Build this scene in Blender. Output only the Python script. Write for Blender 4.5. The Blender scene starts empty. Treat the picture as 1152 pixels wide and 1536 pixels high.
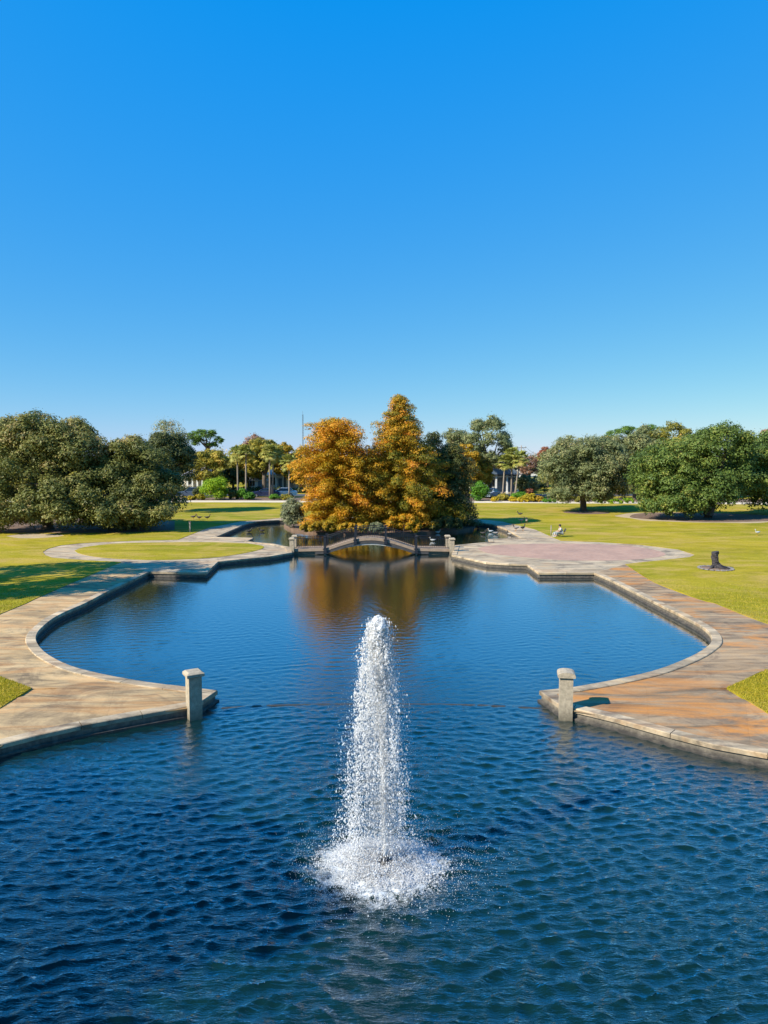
import bpy, bmesh, math, random
import numpy as np
from mathutils import Vector, geometry
random.seed(7)
rng = np.random.default_rng(11)
scene = bpy.context.scene
COL = scene.collection
R = math.radians

# ------------------------------------------------------------------ camera
CAM_H, FOC = 7.0, 1066.0
PITCH = math.atan(88 / FOC)
cd = bpy.data.cameras.new('camera')
cd.sensor_fit = 'HORIZONTAL'
cd.sensor_width = 36.0
cd.lens = 36.0 * FOC / 1152.0
cd.clip_start = 0.1
cd.clip_end = 3000
cam = bpy.data.objects.new('camera', cd)
COL.objects.link(cam)
cam.location = (0, 0, CAM_H)
cam.rotation_euler = (math.pi / 2 - PITCH, 0, 0)
scene.camera = cam

# ------------------------------------------------------------------ sky, sun, exposure
SUN_EL, SUN_AZ = R(37), R(28)            # sun stands left of and behind the camera
SUN_DIR = Vector((-math.cos(SUN_AZ) * math.cos(SUN_EL), -math.sin(SUN_AZ) * math.cos(SUN_EL), math.sin(SUN_EL)))
world = bpy.data.worlds.new('World')
scene.world = world
world.use_nodes = True
wn, wl = world.node_tree.nodes, world.node_tree.links
wn.clear()
w_out = wn.new('ShaderNodeOutputWorld')
w_bg = wn.new('ShaderNodeBackground')
w_sky = wn.new('ShaderNodeTexSky')
w_sky.sky_type = 'NISHITA'
w_sky.sun_disc = False
w_sky.sun_elevation = SUN_EL
w_sky.sun_rotation = math.atan2(SUN_DIR.x, SUN_DIR.y)
w_sky.air_density = 1.0
w_sky.dust_density = 0.0
w_sky.ozone_density = 8.0
w_sky.altitude = 0
w_mul = wn.new('ShaderNodeVectorMath'); w_mul.operation = 'MULTIPLY_ADD'     # colour grade of the clear autumn sky
w_mul.inputs[1].default_value = (0.60, 0.471, 0.04)
w_mul.inputs[2].default_value = (-0.325, 1.092, 4.85)
w_max = wn.new('ShaderNodeVectorMath'); w_max.operation = 'MAXIMUM'
wl.new(w_sky.outputs[0], w_mul.inputs[0])
wl.new(w_mul.outputs[0], w_max.inputs[0])
wl.new(w_max.outputs[0], w_bg.inputs[0])
w_bg.inputs[1].default_value = 0.1
wl.new(w_bg.outputs[0], w_out.inputs[0])
sl = bpy.data.lights.new('sun', 'SUN')
sl.energy = 4.6
sl.angle = R(0.5)
sl.color = (1.0, 0.93, 0.80)
sun = bpy.data.objects.new('sun', sl)
COL.objects.link(sun)
sun.rotation_euler = SUN_DIR.to_track_quat('Z', 'Y').to_euler()
scene.view_settings.view_transform = 'Standard'
scene.view_settings.look = 'None'
scene.view_settings.exposure = 0.8
scene.view_settings.gamma = 1.0
scene.view_settings.use_curve_mapping = False
try:
    scene.cycles.max_bounces = 6
    scene.cycles.transparent_max_bounces = 4
    scene.cycles.sample_clamp_indirect = 4.0
    scene.cycles.caustics_reflective = False
    scene.cycles.caustics_refractive = False
except Exception:
    pass

# ------------------------------------------------------------------ surveying helpers
_cp, _sp = math.cos(PITCH), math.sin(PITCH)
def ray(x, y):
    u, v = (x - 576) / FOC, (768 - y) / FOC
    return u, _cp + v * _sp, -_sp + v * _cp
def P(x, y, z=0.30):
    """ground point (height z) seen at x, y of the survey photograph"""
    u, f, w = ray(x, y)
    t = (z - CAM_H) / w
    return (u * t, f * t)
def D(x, y, Y):
    """point on the upright plane at distance Y"""
    u, f, w = ray(x, y)
    t = Y / f
    return Vector((u * t, Y, CAM_H + w * t))
def PX(pts, z=0.30):
    return [P(a, b, z) for a, b in pts]
def inside(px, py, poly):
    n = len(poly)
    res = np.zeros(np.shape(px), bool)
    j = n - 1
    for i in range(n):
        xi, yi = poly[i]; xj, yj = poly[j]
        c = ((yi > py) != (yj > py)) & (px < (xj - xi) * (py - yi) / (yj - yi + 1e-12) + xi)
        res ^= c
        j = i
    return res
def smooth(pts, n=4):
    """Catmull-Rom through the points"""
    p = np.array(pts, float)
    q = np.vstack([2 * p[0] - p[1], p, 2 * p[-1] - p[-2]])
    out = []
    for i in range(1, len(q) - 2):
        for k in range(n):
            t = k / n
            a, b, c, d = q[i - 1], q[i], q[i + 1], q[i + 2]
            out.append(0.5 * (2 * b + (c - a) * t + (2 * a - 5 * b + 4 * c - d) * t * t + (3 * b - a - 3 * c + d) * t ** 3))
    out.append(q[-2])
    return [tuple(o) for o in out]
def resample(pts, n):
    p = np.array(pts, float)
    s = np.concatenate([[0], np.cumsum(np.linalg.norm(np.diff(p, axis=0), axis=1))])
    t = np.linspace(0, s[-1], n)
    return np.stack([np.interp(t, s, p[:, 0]), np.interp(t, s, p[:, 1])], 1)

# ------------------------------------------------------------------ object helpers
def tag(o, label=None, cat=None, group=None, kind=None):
    if label: o['label'] = label
    if cat: o['category'] = cat
    if group: o['group'] = group
    if kind: o['kind'] = kind
    return o
def link(name, me, mat=None, parent=None):
    o = bpy.data.objects.new(name, me)
    COL.objects.link(o)
    if mat is not None and me is not None and len(me.materials) == 0:
        me.materials.append(mat)
    if parent is not None:
        o.parent = parent
    return o
def empty(name, loc, rz=0.0):
    o = bpy.data.objects.new(name, None)
    COL.objects.link(o)
    o.location = loc
    o.rotation_euler = (0, 0, rz)
    o.empty_display_size = 0.2
    return o
def copy_tree(o, parent=None):
    c = o.copy()
    COL.objects.link(c)
    c.parent = parent
    for ch in list(o.children):
        copy_tree(ch, c)
    return c
def mesh_np(name, V, F, smooth_shade=False, attrs=None):
    """V (n,3) array, F (m,k) array of equal sized faces"""
    me = bpy.data.meshes.new(name)
    V = np.ascontiguousarray(V, np.float32); F = np.ascontiguousarray(F, np.int32)
    m, k = F.shape
    me.vertices.add(len(V)); me.vertices.foreach_set('co', V.ravel())
    me.loops.add(m * k); me.loops.foreach_set('vertex_index', F.ravel())
    me.polygons.add(m)
    me.polygons.foreach_set('loop_start', np.arange(0, m * k, k, dtype=np.int32))
    me.polygons.foreach_set('use_smooth', np.full(m, smooth_shade, bool))
    for an, av in (attrs or {}).items():
        a = me.attributes.new(an, 'FLOAT', 'POINT')
        a.data.foreach_set('value', np.ascontiguousarray(av, np.float32))
    me.update(calc_edges=True)
    return me
def mesh_py(name, V, F, smooth_shade=False):
    me = bpy.data.meshes.new(name)
    me.from_pydata([tuple(v) for v in V], [], [tuple(f) for f in F])
    if smooth_shade:
        for p in me.polygons: p.use_smooth = True
    me.update()
    return me
class MB:
    """collects simple shapes into one mesh"""
    def __init__(s): s.V, s.F, s.S = [], [], []
    def add(s, V, F, sm=False):
        b = len(s.V)
        s.V += [tuple(v) for v in V]
        s.F += [tuple(i + b for i in f) for f in F]
        s.S += [sm] * len(F)
        return s
    def box(s, c, d, rz=0.0, taper=1.0, bev=0.0):
        x, y, z = d[0] / 2, d[1] / 2, d[2] / 2
        def rg(h, k): return [(-x * k, -y * k, h), (x * k, -y * k, h), (x * k, y * k, h), (-x * k, y * k, h)]
        if bev > 0:
            kx = 1 - bev / max(x, 1e-6)
            V = rg(-z, kx) + rg(-z + bev, 1) + rg(z - bev, taper) + rg(z, taper * kx)
            F = [(3, 2, 1, 0), (12, 13, 14, 15)]
            for L in range(3):
                for i in range(4):
                    j = (i + 1) % 4
                    F.append((L * 4 + i, L * 4 + j, L * 4 + 4 + j, L * 4 + 4 + i))
        else:
            V = rg(-z, 1) + rg(z, taper)
            F = [(3, 2, 1, 0), (4, 5, 6, 7)] + [(i, (i + 1) % 4, 4 + (i + 1) % 4, 4 + i) for i in range(4)]
        ca, sa = math.cos(rz), math.sin(rz)
        V = [(c[0] + a * ca - b * sa, c[1] + a * sa + b * ca, c[2] + h) for a, b, h in V]
        return s.add(V, F)
    def tube(s, pts, rad, n=7, cap=True, sm=True):
        pts = [Vector(p) for p in pts]
        if not hasattr(rad, '__len__'): rad = [rad] * len(pts)
        V, F = [], []
        for i, p in enumerate(pts):
            d = (pts[min(i + 1, len(pts) - 1)] - pts[max(i - 1, 0)]).normalized()
            a = d.orthogonal().normalized() if abs(d.z) < .99 else Vector((1, 0, 0))
            if abs(d.z) < .99:
                a = d.cross(Vector((0, 0, 1))).normalized()
            b = d.cross(a)
            for k in range(n):
                t = 2 * math.pi * k / n
                V.append(p + (a * math.cos(t) + b * math.sin(t)) * rad[i])
        for i in range(len(pts) - 1):
            for k in range(n):
                F.append((i * n + k, i * n + (k + 1) % n, (i + 1) * n + (k + 1) % n, (i + 1) * n + k))
        if cap:
            F.append(tuple(range(n))[::-1]); F.append(tuple((len(pts) - 1) * n + k for k in range(n)))
        return s.add(V, F, sm)
    def lathe(s, prof, c=(0, 0, 0), n=12, sm=True, sx=1.0, sy=1.0):
        V, F = [], []
        for r, h in prof:
            for k in range(n):
                t = 2 * math.pi * k / n
                V.append((c[0] + r * sx * math.cos(t), c[1] + r * sy * math.sin(t), c[2] + h))
        for i in range(len(prof) - 1):
            for k in range(n):
                F.append((i * n + k, i * n + (k + 1) % n, (i + 1) * n + (k + 1) % n, (i + 1) * n + k))
        F.append(tuple(range(n))[::-1]); F.append(tuple((len(prof) - 1) * n + k for k in range(n)))
        return s.add(V, F, sm)
    def prism(s, poly, z0, z1):
        n = len(poly)
        V = [(a, b, z0) for a, b in poly] + [(a, b, z1) for a, b in poly]
        F = [tuple(range(n))[::-1], tuple(range(n, 2 * n))] + [(i, (i + 1) % n, n + (i + 1) % n, n + i) for i in range(n)]
        return s.add(V, F)
    def build(s, name, mat=None, parent=None):
        me = bpy.data.meshes.new(name)
        me.from_pydata(s.V, [], s.F)
        me.polygons.foreach_set('use_smooth', s.S)
        me.update()
        return link(name, me, mat, parent)

# ------------------------------------------------------------------ materials
def newmat(name):
    m = bpy.data.materials.new(name)
    m.use_nodes = True
    nt = m.node_tree
    b = nt.nodes['Principled BSDF']
    return m, nt.nodes, nt.links, b
def nd(nodes, typ, **kw):
    n = nodes.new(typ)
    for k, v in kw.items():
        if k.startswith('i_'):
            n.inputs[k[2:].replace('_', ' ')].default_value = v
        else:
            setattr(n, k, v)
    return n
def ramp(nodes, stops):
    r = nodes.new('ShaderNodeValToRGB')
    e = r.color_ramp.elements
    while len(e) < len(stops): e.new(0.5)
    for i, (p, c) in enumerate(stops):
        e[i].position = p
        e[i].color = (c[0], c[1], c[2], 1)
    return r
def mixc(nodes, links, fac, a, b, mode='MIX'):
    n = nodes.new('ShaderNodeMix'); n.data_type = 'RGBA'; n.blend_type = mode
    for s, v in ((n.inputs[0], fac), (n.inputs[6], a), (n.inputs[7], b)):
        if isinstance(v, (int, float)): s.default_value = v
        elif isinstance(v, tuple): s.default_value = (v[0], v[1], v[2], 1)
        else: links.new(v, s)
    return n.outputs[2]
def noise(nodes, links, vec, scale, detail=4, rough=0.55, dist=0.0):
    n = nd(nodes, 'ShaderNodeTexNoise', i_Scale=scale, i_Detail=detail, i_Roughness=rough, i_Distortion=dist)
    if vec is not None: links.new(vec, n.inputs['Vector'])
    return n.outputs['Fac']
def world_pos(nodes):
    return nodes.new('ShaderNodeNewGeometry').outputs['Position']
def stretch(nodes, links, vec, sc, rz=0.0):
    n = nd(nodes, 'ShaderNodeMapping'); n.inputs['Scale'].default_value = sc
    n.inputs['Rotation'].default_value = (0, 0, rz)
    links.new(vec, n.inputs['Vector'])
    return n.outputs[0]
def bump(nodes, links, bsdf, h, strength, dist=0.02):
    b = nd(nodes, 'ShaderNodeBump', i_Strength=strength, i_Distance=dist)
    links.new(h, b.inputs['Height']); links.new(b.outputs[0], bsdf.inputs['Normal'])
def plain(name, col, rough=0.6, var=0.15, scale=6.0, bmp=0.0, metal=0.0):
    m, n, l, b = newmat(name)
    pos = nodes_obj = nd(n, 'ShaderNodeTexCoord').outputs['Object']
    f = noise(n, l, pos, scale, 5)
    r = ramp(n, [(0.25, tuple(c * (1 - var) for c in col)), (0.75, tuple(min(1, c * (1 + var)) for c in col))])
    l.new(f, r.inputs[0]); l.new(r.outputs[0], b.inputs['Base Color'])
    b.inputs['Roughness'].default_value = rough
    b.inputs['Metallic'].default_value = metal
    if bmp: bump(n, l, b, noise(n, l, pos, scale * 4, 6), bmp)
    return m
def leafmat(name, stops, transl=0.3, patch=0.25, gain=1.65):
    """leaf colour from the per-leaf tint plus large soft patches"""
    m, n, l, b = newmat(name)
    at = nd(n, 'ShaderNodeAttribute', attribute_name='tint')
    pos = world_pos(n)
    nz = noise(n, l, pos, 0.55, 3)
    mth = nd(n, 'ShaderNodeMath', operation='MULTIPLY_ADD'); l.new(nz, mth.inputs[0]); mth.inputs[1].default_value = patch * 2; 
    l.new(at.outputs['Fac'], mth.inputs[2])
    sub = nd(n, 'ShaderNodeMath', operation='SUBTRACT'); l.new(mth.outputs[0], sub.inputs[0]); sub.inputs[1].default_value = patch
    r = ramp(n, [(a, tuple(min(.72, c * gain) for c in col)) for a, col in stops]); l.new(sub.outputs[0], r.inputs[0])
    l.new(r.outputs[0], b.inputs['Base Color'])
    b.inputs['Roughness'].default_value = 0.55
    b.inputs['Specular IOR Level'].default_value = 0.3
    tr = nd(n, 'ShaderNodeBsdfTranslucent'); l.new(r.outputs[0], tr.inputs['Color'])
    mx = nd(n, 'ShaderNodeMixShader'); mx.inputs[0].default_value = transl
    l.new(b.outputs[0], mx.inputs[1]); l.new(tr.outputs[0], mx.inputs[2])
    l.new(mx.outputs[0], n['Material Output'].inputs['Surface'])
    return m
M = {}
def mat_lawn():
    m, n, l, b = newmat('lawn_grass')
    p = world_pos(n)
    big = noise(n, l, p, 0.06, 3); mid = noise(n, l, stretch(n, l, p, (0.24, 0.5, 1), R(-12)), 1.0, 6, 0.68, 0.6)
    fine = noise(n, l, p, 9.0, 6, 0.75)
    dry = noise(n, l, stretch(n, l, p, (0.5, 1.0, 1), R(-14)), 0.5, 7, 0.68, 0.8)
    r1 = ramp(n, [(0.30, (0.215, 0.188, 0.011)), (0.5, (0.325, 0.268, 0.015)), (0.72, (0.410, 0.320, 0.028))])
    l.new(mid, r1.inputs[0])
    rb = ramp(n, [(0.38, (0.70, 0.84, 0.8)), (0.62, (1.1, 1.04, 1.15))]); l.new(big, rb.inputs[0])
    c = mixc(n, l, 1.0, r1.outputs[0], rb.outputs[0], 'MULTIPLY')
    rd = ramp(n, [(0.47, (0, 0, 0)), (0.66, (1, 1, 1))]); l.new(dry, rd.inputs[0])
    c = mixc(n, l, rd.outputs[0], c, (0.44, 0.30, 0.075))
    rf = ramp(n, [(0.3, (0.62, 0.66, 0.6)), (0.7, (1.25, 1.22, 1.2))]); l.new(fine, rf.inputs[0])
    c = mixc(n, l, 0.8, c, rf.outputs[0], 'MULTIPLY')
    l.new(c, b.inputs['Base Color'])
    b.inputs['Roughness'].default_value = 0.9
    b.inputs['Specular IOR Level'].default_value = 0.1
    bump(n, l, b, fine, 0.7, 0.05)
    return m
def mat_concrete(name, base, rust=0.0, objvar=0.12, streak_ang=0.0):
    m, n, l, b = newmat(name)
    p = world_pos(n)
    oi = nd(n, 'ShaderNodeObjectInfo')
    st = noise(n, l, stretch(n, l, p, (0.28, 1.5, 1), streak_ang), 1.0, 8, 0.68, 1.3)
    blot = noise(n, l, p, 0.55, 7, 0.68, 1.2)
    fine = noise(n, l, p, 14, 6, 0.7)
    d = tuple(c * 0.50 for c in base); h = tuple(min(1, c * 1.35) for c in base)
    r = ramp(n, [(0.36, d), (0.50, base), (0.64, h)]); l.new(st, r.inputs[0])
    rb = ramp(n, [(0.36, (0.48, 0.47, 0.50)), (0.5, (1, 1, 1)), (0.72, (1.18, 1.08, 0.92))]); l.new(blot, rb.inputs[0])
    c = mixc(n, l, 0.9, r.outputs[0], rb.outputs[0], 'MULTIPLY')
    if rust > 0:
        rn = noise(n, l, stretch(n, l, p, (0.26, 0.9, 1), streak_ang), 0.75, 7, 0.66, 1.8)
        rr = ramp(n, [(0.51 - 0.03 * rust, (0, 0, 0)), (0.65, (1, 1, 1))]); l.new(rn, rr.inputs[0])
        fm = nd(n, 'ShaderNodeMath', operation='MULTIPLY'); l.new(rr.outputs[0], fm.inputs[0]); fm.inputs[1].default_value = min(1, rust)
        c = mixc(n, l, fm.outputs[0], c, (0.54, 0.215, 0.038))
    rf = ramp(n, [(0.3, (0.80, 0.80, 0.80)), (0.7, (1.12, 1.12, 1.12))]); l.new(fine, rf.inputs[0])
    c = mixc(n, l, 0.7, c, rf.outputs[0], 'MULTIPLY')
    ov = nd(n, 'ShaderNodeMapRange'); l.new(oi.outputs['Random'], ov.inputs[0])
    ov.inputs[3].default_value = 1 - objvar; ov.inputs[4].default_value = 1 + objvar
    hs = nd(n, 'ShaderNodeHueSaturation'); l.new(ov.outputs[0], hs.inputs['Value']); l.new(c, hs.inputs['Color'])
    l.new(hs.outputs[0], b.inputs['Base Color'])
    b.inputs['Roughness'].default_value = 0.85
    bump(n, l, b, fine, 0.25, 0.02)
    return m
def mat_wall(name, wet=(0.045, 0.04, 0.035), dry=(0.34, 0.29, 0.22), z0=0.02, z1=0.30):
    """weathered concrete with a dark algae band at the waterline"""
    m, n, l, b = newmat(name)
    p = world_pos(n)
    sx = nd(n, 'ShaderNodeSeparateXYZ'); l.new(p, sx.inputs[0])
    nz = noise(n, l, stretch(n, l, p, (2.5, 2.5, 0.8)), 2.0, 5, 0.7)
    ad = nd(n, 'ShaderNodeMath', operation='MULTIPLY_ADD'); l.new(nz, ad.inputs[0]); ad.inputs[1].default_value = -0.30; l.new(sx.outputs['Z'], ad.inputs[2])
    mr = nd(n, 'ShaderNodeMapRange'); l.new(ad.outputs[0], mr.inputs[0])
    mr.inputs[1].default_value = z0 - 0.15; mr.inputs[2].default_value = z1 - 0.15
    c = mixc(n, l, mr.outputs[0], wet, dry)
    f = noise(n, l, p, 9, 6, 0.7)
    rf = ramp(n, [(0.3, (0.55, 0.55, 0.55)), (0.7, (1.2, 1.2, 1.2))]); l.new(f, rf.inputs[0])
    c = mixc(n, l, 0.9, c, rf.outputs[0], 'MULTIPLY')
    l.new(c, b.inputs['Base Color']); b.inputs['Roughness'].default_value = 0.8
    bump(n, l, b, f, 0.4, 0.03)
    return m
def mat_brick():
    m, n, l, b = newmat('plaza_brick')
    p = world_pos(n)
    br = nd(n, 'ShaderNodeTexBrick', i_Scale=1.0)
    br.inputs['Brick Width'].default_value = 0.22; br.inputs['Row Height'].default_value = 0.11; br.inputs['Mortar Size'].default_value = 0.008
    br.inputs['Color1'].default_value = (0.38, 0.215, 0.145, 1); br.inputs['Color2'].default_value = (0.46, 0.285, 0.20, 1); br.inputs['Mortar'].default_value = (0.34, 0.27, 0.22, 1)
    l.new(p, br.inputs['Vector'])
    bl = noise(n, l, p, 0.5, 5, 0.6)
    r = ramp(n, [(0.3, (0.8, 0.8, 0.82)), (0.7, (1.12, 1.08, 1.05))]); l.new(bl, r.inputs[0])
    c = mixc(n, l, 1.0, br.outputs['Color'], r.outputs[0], 'MULTIPLY')
    l.new(c, b.inputs['Base Color']); b.inputs['Roughness'].default_value = 0.85
    return m
def mat_water():
    """murky water body under a mirror whose strength rises towards grazing view"""
    m, n, l, b = newmat('pond_water')
    p = world_pos(n)
    df = nd(n, 'ShaderNodeBsdfDiffuse'); df.inputs['Color'].default_value = (0.0025, 0.0175, 0.018, 1)
    rip = noise(n, l, stretch(n, l, p, (0.8, 3.0, 1), R(6)), 5.5, 4, 0.65, 0.5)
    rg = noise(n, l, stretch(n, l, p, (1.0, 2.2, 1), R(-14)), 3.4, 5, 0.6, 0.9)
    r1 = nd(n, 'ShaderNodeMath', operation='SUBTRACT'); l.new(rg, r1.inputs[0]); r1.inputs[1].default_value = 0.5
    r2 = nd(n, 'ShaderNodeMath', operation='ABSOLUTE'); l.new(r1.outputs[0], r2.inputs[0])
    r3 = nd(n, 'ShaderNodeMath', operation='MULTIPLY_ADD'); l.new(r2.outputs[0], r3.inputs[0]); r3.inputs[1].default_value = -0.5; l.new(rip, r3.inputs[2])
    sy = nd(n, 'ShaderNodeSeparateXYZ'); l.new(p, sy.inputs[0])
    near = nd(n, 'ShaderNodeMapRange'); l.new(sy.outputs['Y'], near.inputs[0])
    near.inputs[1].default_value = 9; near.inputs[2].default_value = 24; near.inputs[3].default_value = 0.58; near.inputs[4].default_value = 0.07
    bp = nd(n, 'ShaderNodeBump', i_Distance=0.05); l.new(r3.outputs[0], bp.inputs['Height']); l.new(near.outputs[0], bp.inputs['Strength'])
    gl = nd(n, 'ShaderNodeBsdfGlossy', i_Roughness=0.012); gl.inputs['Color'].default_value = (1, 1, 1, 1)
    l.new(bp.outputs[0], gl.inputs['Normal'])
    lw = nd(n, 'ShaderNodeLayerWeight', i_Blend=0.5); l.new(bp.outputs[0], lw.inputs['Normal'])
    pw = nd(n, 'ShaderNodeMath', operation='POWER'); l.new(lw.outputs['Facing'], pw.inputs[0]); pw.inputs[1].default_value = 2.2
    mr0 = nd(n, 'ShaderNodeMapRange'); l.new(pw.outputs[0], mr0.inputs[0]); mr0.inputs[1].default_value = 0.07; mr0.inputs[2].default_value = 0.86; mr0.inputs[3].default_value = 0.012; mr0.inputs[4].default_value = 1.0
    wt = nd(n, 'ShaderNodeMixShader'); l.new(mr0.outputs[0], wt.inputs[0]); l.new(df.outputs[0], wt.inputs[1]); l.new(gl.outputs[0], wt.inputs[2])
    # churned white water round the jet
    at = nd(n, 'ShaderNodeAttribute', attribute_name='foam')
    fz = noise(n, l, p, 7.0, 6, 0.75)
    a = nd(n, 'ShaderNodeMath', operation='ADD'); l.new(at.outputs['Fac'], a.inputs[0]); l.new(fz, a.inputs[1])
    mr = nd(n, 'ShaderNodeMapRange'); l.new(a.outputs[0], mr.inputs[0]); mr.inputs[1].default_value = 0.86; mr.inputs[2].default_value = 1.15
    fo = nd(n, 'ShaderNodeBsdfDiffuse'); fo.inputs['Color'].default_value = (0.70, 0.74, 0.76, 1)
    mx = nd(n, 'ShaderNodeMixShader'); l.new(mr.outputs[0], mx.inputs[0]); l.new(wt.outputs[0], mx.inputs[1]); l.new(fo.outputs[0], mx.inputs[2])
    l.new(mx.outputs[0], n['Material Output'].inputs['Surface'])
    n.remove(b)
    return m
def mat_spray(name, transl=0.45):
    m, n, l, b = newmat(name)
    b.inputs['Base Color'].default_value = (0.95, 0.95, 0.95, 1)
    b.inputs['Roughness'].default_value = 0.25
    tr = nd(n, 'ShaderNodeBsdfTranslucent'); tr.inputs['Color'].default_value = (0.96, 0.96, 0.96, 1)
    mx = nd(n, 'ShaderNodeMixShader'); mx.inputs[0].default_value = transl
    l.new(b.outputs[0], mx.inputs[1]); l.new(tr.outputs[0], mx.inputs[2])
    l.new(mx.outputs[0], n['Material Output'].inputs['Surface'])
    return m
def mat_mist(dens):
    m, n, l, b = newmat('drifting_mist')
    n.remove(b)
    p = nd(n, 'ShaderNodeTexCoord').outputs['Object']
    f = noise(n, l, stretch(n, l, p, (3.0, 3.0, 1.1)), 1.6, 5, 0.65, 0.5)
    mr = nd(n, 'ShaderNodeMapRange'); l.new(f, mr.inputs[0]); mr.inputs[1].default_value = 0.38; mr.inputs[2].default_value = 0.68; mr.inputs[4].default_value = dens
    v = nd(n, 'ShaderNodeVolumePrincipled', i_Anisotropy=0.0); v.inputs['Color'].default_value = (0.98, 0.98, 0.98, 1)
    l.new(mr.outputs[0], v.inputs['Density'])
    l.new(v.outputs[0], n['Material Output'].inputs['Volume'])
    return m
def mat_soil(name, c0, c1):
    m, n, l, b = newmat(name)
    p = world_pos(n)
    f = noise(n, l, p, 1.6, 6, 0.7)
    r = ramp(n, [(0.3, c0), (0.7, c1)]); l.new(f, r.inputs[0])
    l.new(r.outputs[0], b.inputs['Base Color']); b.inputs['Roughness'].default_value = 0.95
    bump(n, l, b, noise(n, l, p, 12, 5), 0.5, 0.04)
    return m
M['lawn'] = mat_lawn()
M['walk_l'] = mat_concrete('worn_concrete', (0.42, 0.292, 0.145), 0.40, 0.07, R(-3))
M['walk_r'] = mat_concrete('rust_stained_concrete', (0.300, 0.210, 0.120), .9, 0.06, R(10))
M['pave'] = mat_concrete('pale_concrete', (0.42, 0.33, 0.215), 0.25, 0.0)
M['sandpath'] = mat_soil('sandy_path', (0.52, 0.43, 0.30), (0.66, 0.56, 0.42))
M['coping'] = mat_concrete('coping_concrete', (0.42, 0.33, 0.215), 0.25, 0.2)
M['wall'] = mat_wall('pond_wall_concrete')
M['pillar'] = mat_wall('pillar_concrete', (0.14, 0.12, 0.08), (0.43, 0.355, 0.25), -0.05, 0.40)
M['brick'] = mat_brick()
M['water'] = mat_water()
M['spray'] = mat_spray('white_spray')
M['mulch'] = mat_soil('mulch', (0.10, 0.06, 0.04), (0.22, 0.14, 0.09))
M['bare'] = mat_soil('bare_sand', (0.34, 0.25, 0.14), (0.48, 0.38, 0.24))
M['asphalt'] = mat_soil('asphalt', (0.045, 0.045, 0.047), (0.075, 0.075, 0.075))
M['bark'] = plain('bark', (0.115, 0.085, 0.06), 0.9, 0.35, 5, 0.5)
M['palmbark'] = plain('palm_bark', (0.25, 0.205, 0.16), 0.9, 0.2, 5, 0.4)
M['iron'] = plain('black_iron', (0.012, 0.013, 0.018), 0.45, 0.2, 8)
M['deckwood'] = plain('weathered_deck', (0.34, 0.245, 0.17), 0.8, 0.2, 4, 0.2)
M['steel'] = plain('grey_steel', (0.06, 0.055, 0.052), 0.6, 0.2, 3)
M['whitepaint'] = plain('white_paint', (0.74, 0.73, 0.70), 0.5, 0.06, 4)
M['archpaint'] = plain('dull_white_paint', (0.50, 0.48, 0.44), 0.6, 0.12, 4)
M['slate'] = plain('slate_siding', (0.13, 0.18, 0.24), 0.7, 0.12, 3)
M['cream'] = plain('cream_siding', (0.60, 0.53, 0.44), 0.7, 0.08, 3)
M['roofgrey'] = plain('grey_shingle', (0.17, 0.17, 0.18), 0.85, 0.2, 6)
M['rooflight'] = plain('pale_metal_roof', (0.62, 0.62, 0.60), 0.5, 0.06, 3)
M['glass'] = plain('dark_glass', (0.02, 0.03, 0.04), 0.08, 0.1, 2)
M['tyre'] = plain('black_rubber', (0.015, 0.015, 0.015), 0.8, 0.1)
M['chrome'] = plain('bright_metal', (0.5, 0.5, 0.52), 0.3, 0.05, 3, 0, 0.8)
M['carblue'] = plain('blue_grey_car_paint', (0.07, 0.10, 0.15), 0.25, 0.03)
M['carnavy'] = plain('navy_car_paint', (0.02, 0.03, 0.08), 0.25, 0.03)
M['carwhite'] = plain('white_car_paint', (0.72, 0.72, 0.72), 0.25, 0.03)
M['carsilver'] = plain('pale_blue_car_paint', (0.36, 0.44, 0.55), 0.25, 0.03)
M['lamp'] = plain('lamp_glass', (0.7, 0.7, 0.65), 0.15, 0.03)
M['stump'] = plain('charred_wood', (0.040, 0.034, 0.036), 0.85, 0.5, 14, 0.8)
M['stone'] = plain('grey_stone', (0.20, 0.18, 0.16), 0.85, 0.25, 6, 0.4)
M['skin'] = plain('skin', (0.46, 0.28, 0.19), 0.55, 0.05)
M['hair'] = plain('dark_hair', (0.03, 0.02, 0.014), 0.6, 0.2)
M['shirt'] = plain('white_cloth', (0.48, 0.48, 0.46), 0.85, 0.08)
M['trousers'] = plain('grey_cloth', (0.22, 0.25, 0.26), 0.85, 0.1)
M['duckdark'] = plain('dark_feathers', (0.05, 0.04, 0.032), 0.7, 0.3, 12)
M['duckwhite'] = plain('white_feathers', (0.55, 0.54, 0.50), 0.7, 0.05, 12)
M['duckgrey'] = plain('grey_feathers', (0.28, 0.25, 0.22), 0.7, 0.3, 12)
M['beak'] = plain('orange_beak', (0.55, 0.26, 0.05), 0.5, 0.1)
M['polewood'] = plain('grey_pole_wood', (0.30, 0.26, 0.22), 0.85, 0.2, 6)
M['grassblade'] = leafmat('grass_blade', [(0.0, (0.11, 0.12, 0.008)), (0.5, (0.24, 0.20, 0.012)), (1.0, (0.36, 0.26, 0.04))], 0.35, 0.4, 1.75)
L_ = {}
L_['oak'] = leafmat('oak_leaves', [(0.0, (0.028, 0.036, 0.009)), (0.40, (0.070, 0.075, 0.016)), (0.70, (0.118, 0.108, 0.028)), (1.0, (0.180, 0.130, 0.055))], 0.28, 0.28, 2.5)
L_['greyoak'] = leafmat('greyish_oak_leaves', [(0.0, (0.040, 0.052, 0.022)), (0.45, (0.080, 0.092, 0.036)), (0.75, (0.125, 0.118, 0.046)), (1.0, (0.18, 0.140, 0.080))], 0.28, 0.2, 2.6)
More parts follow.
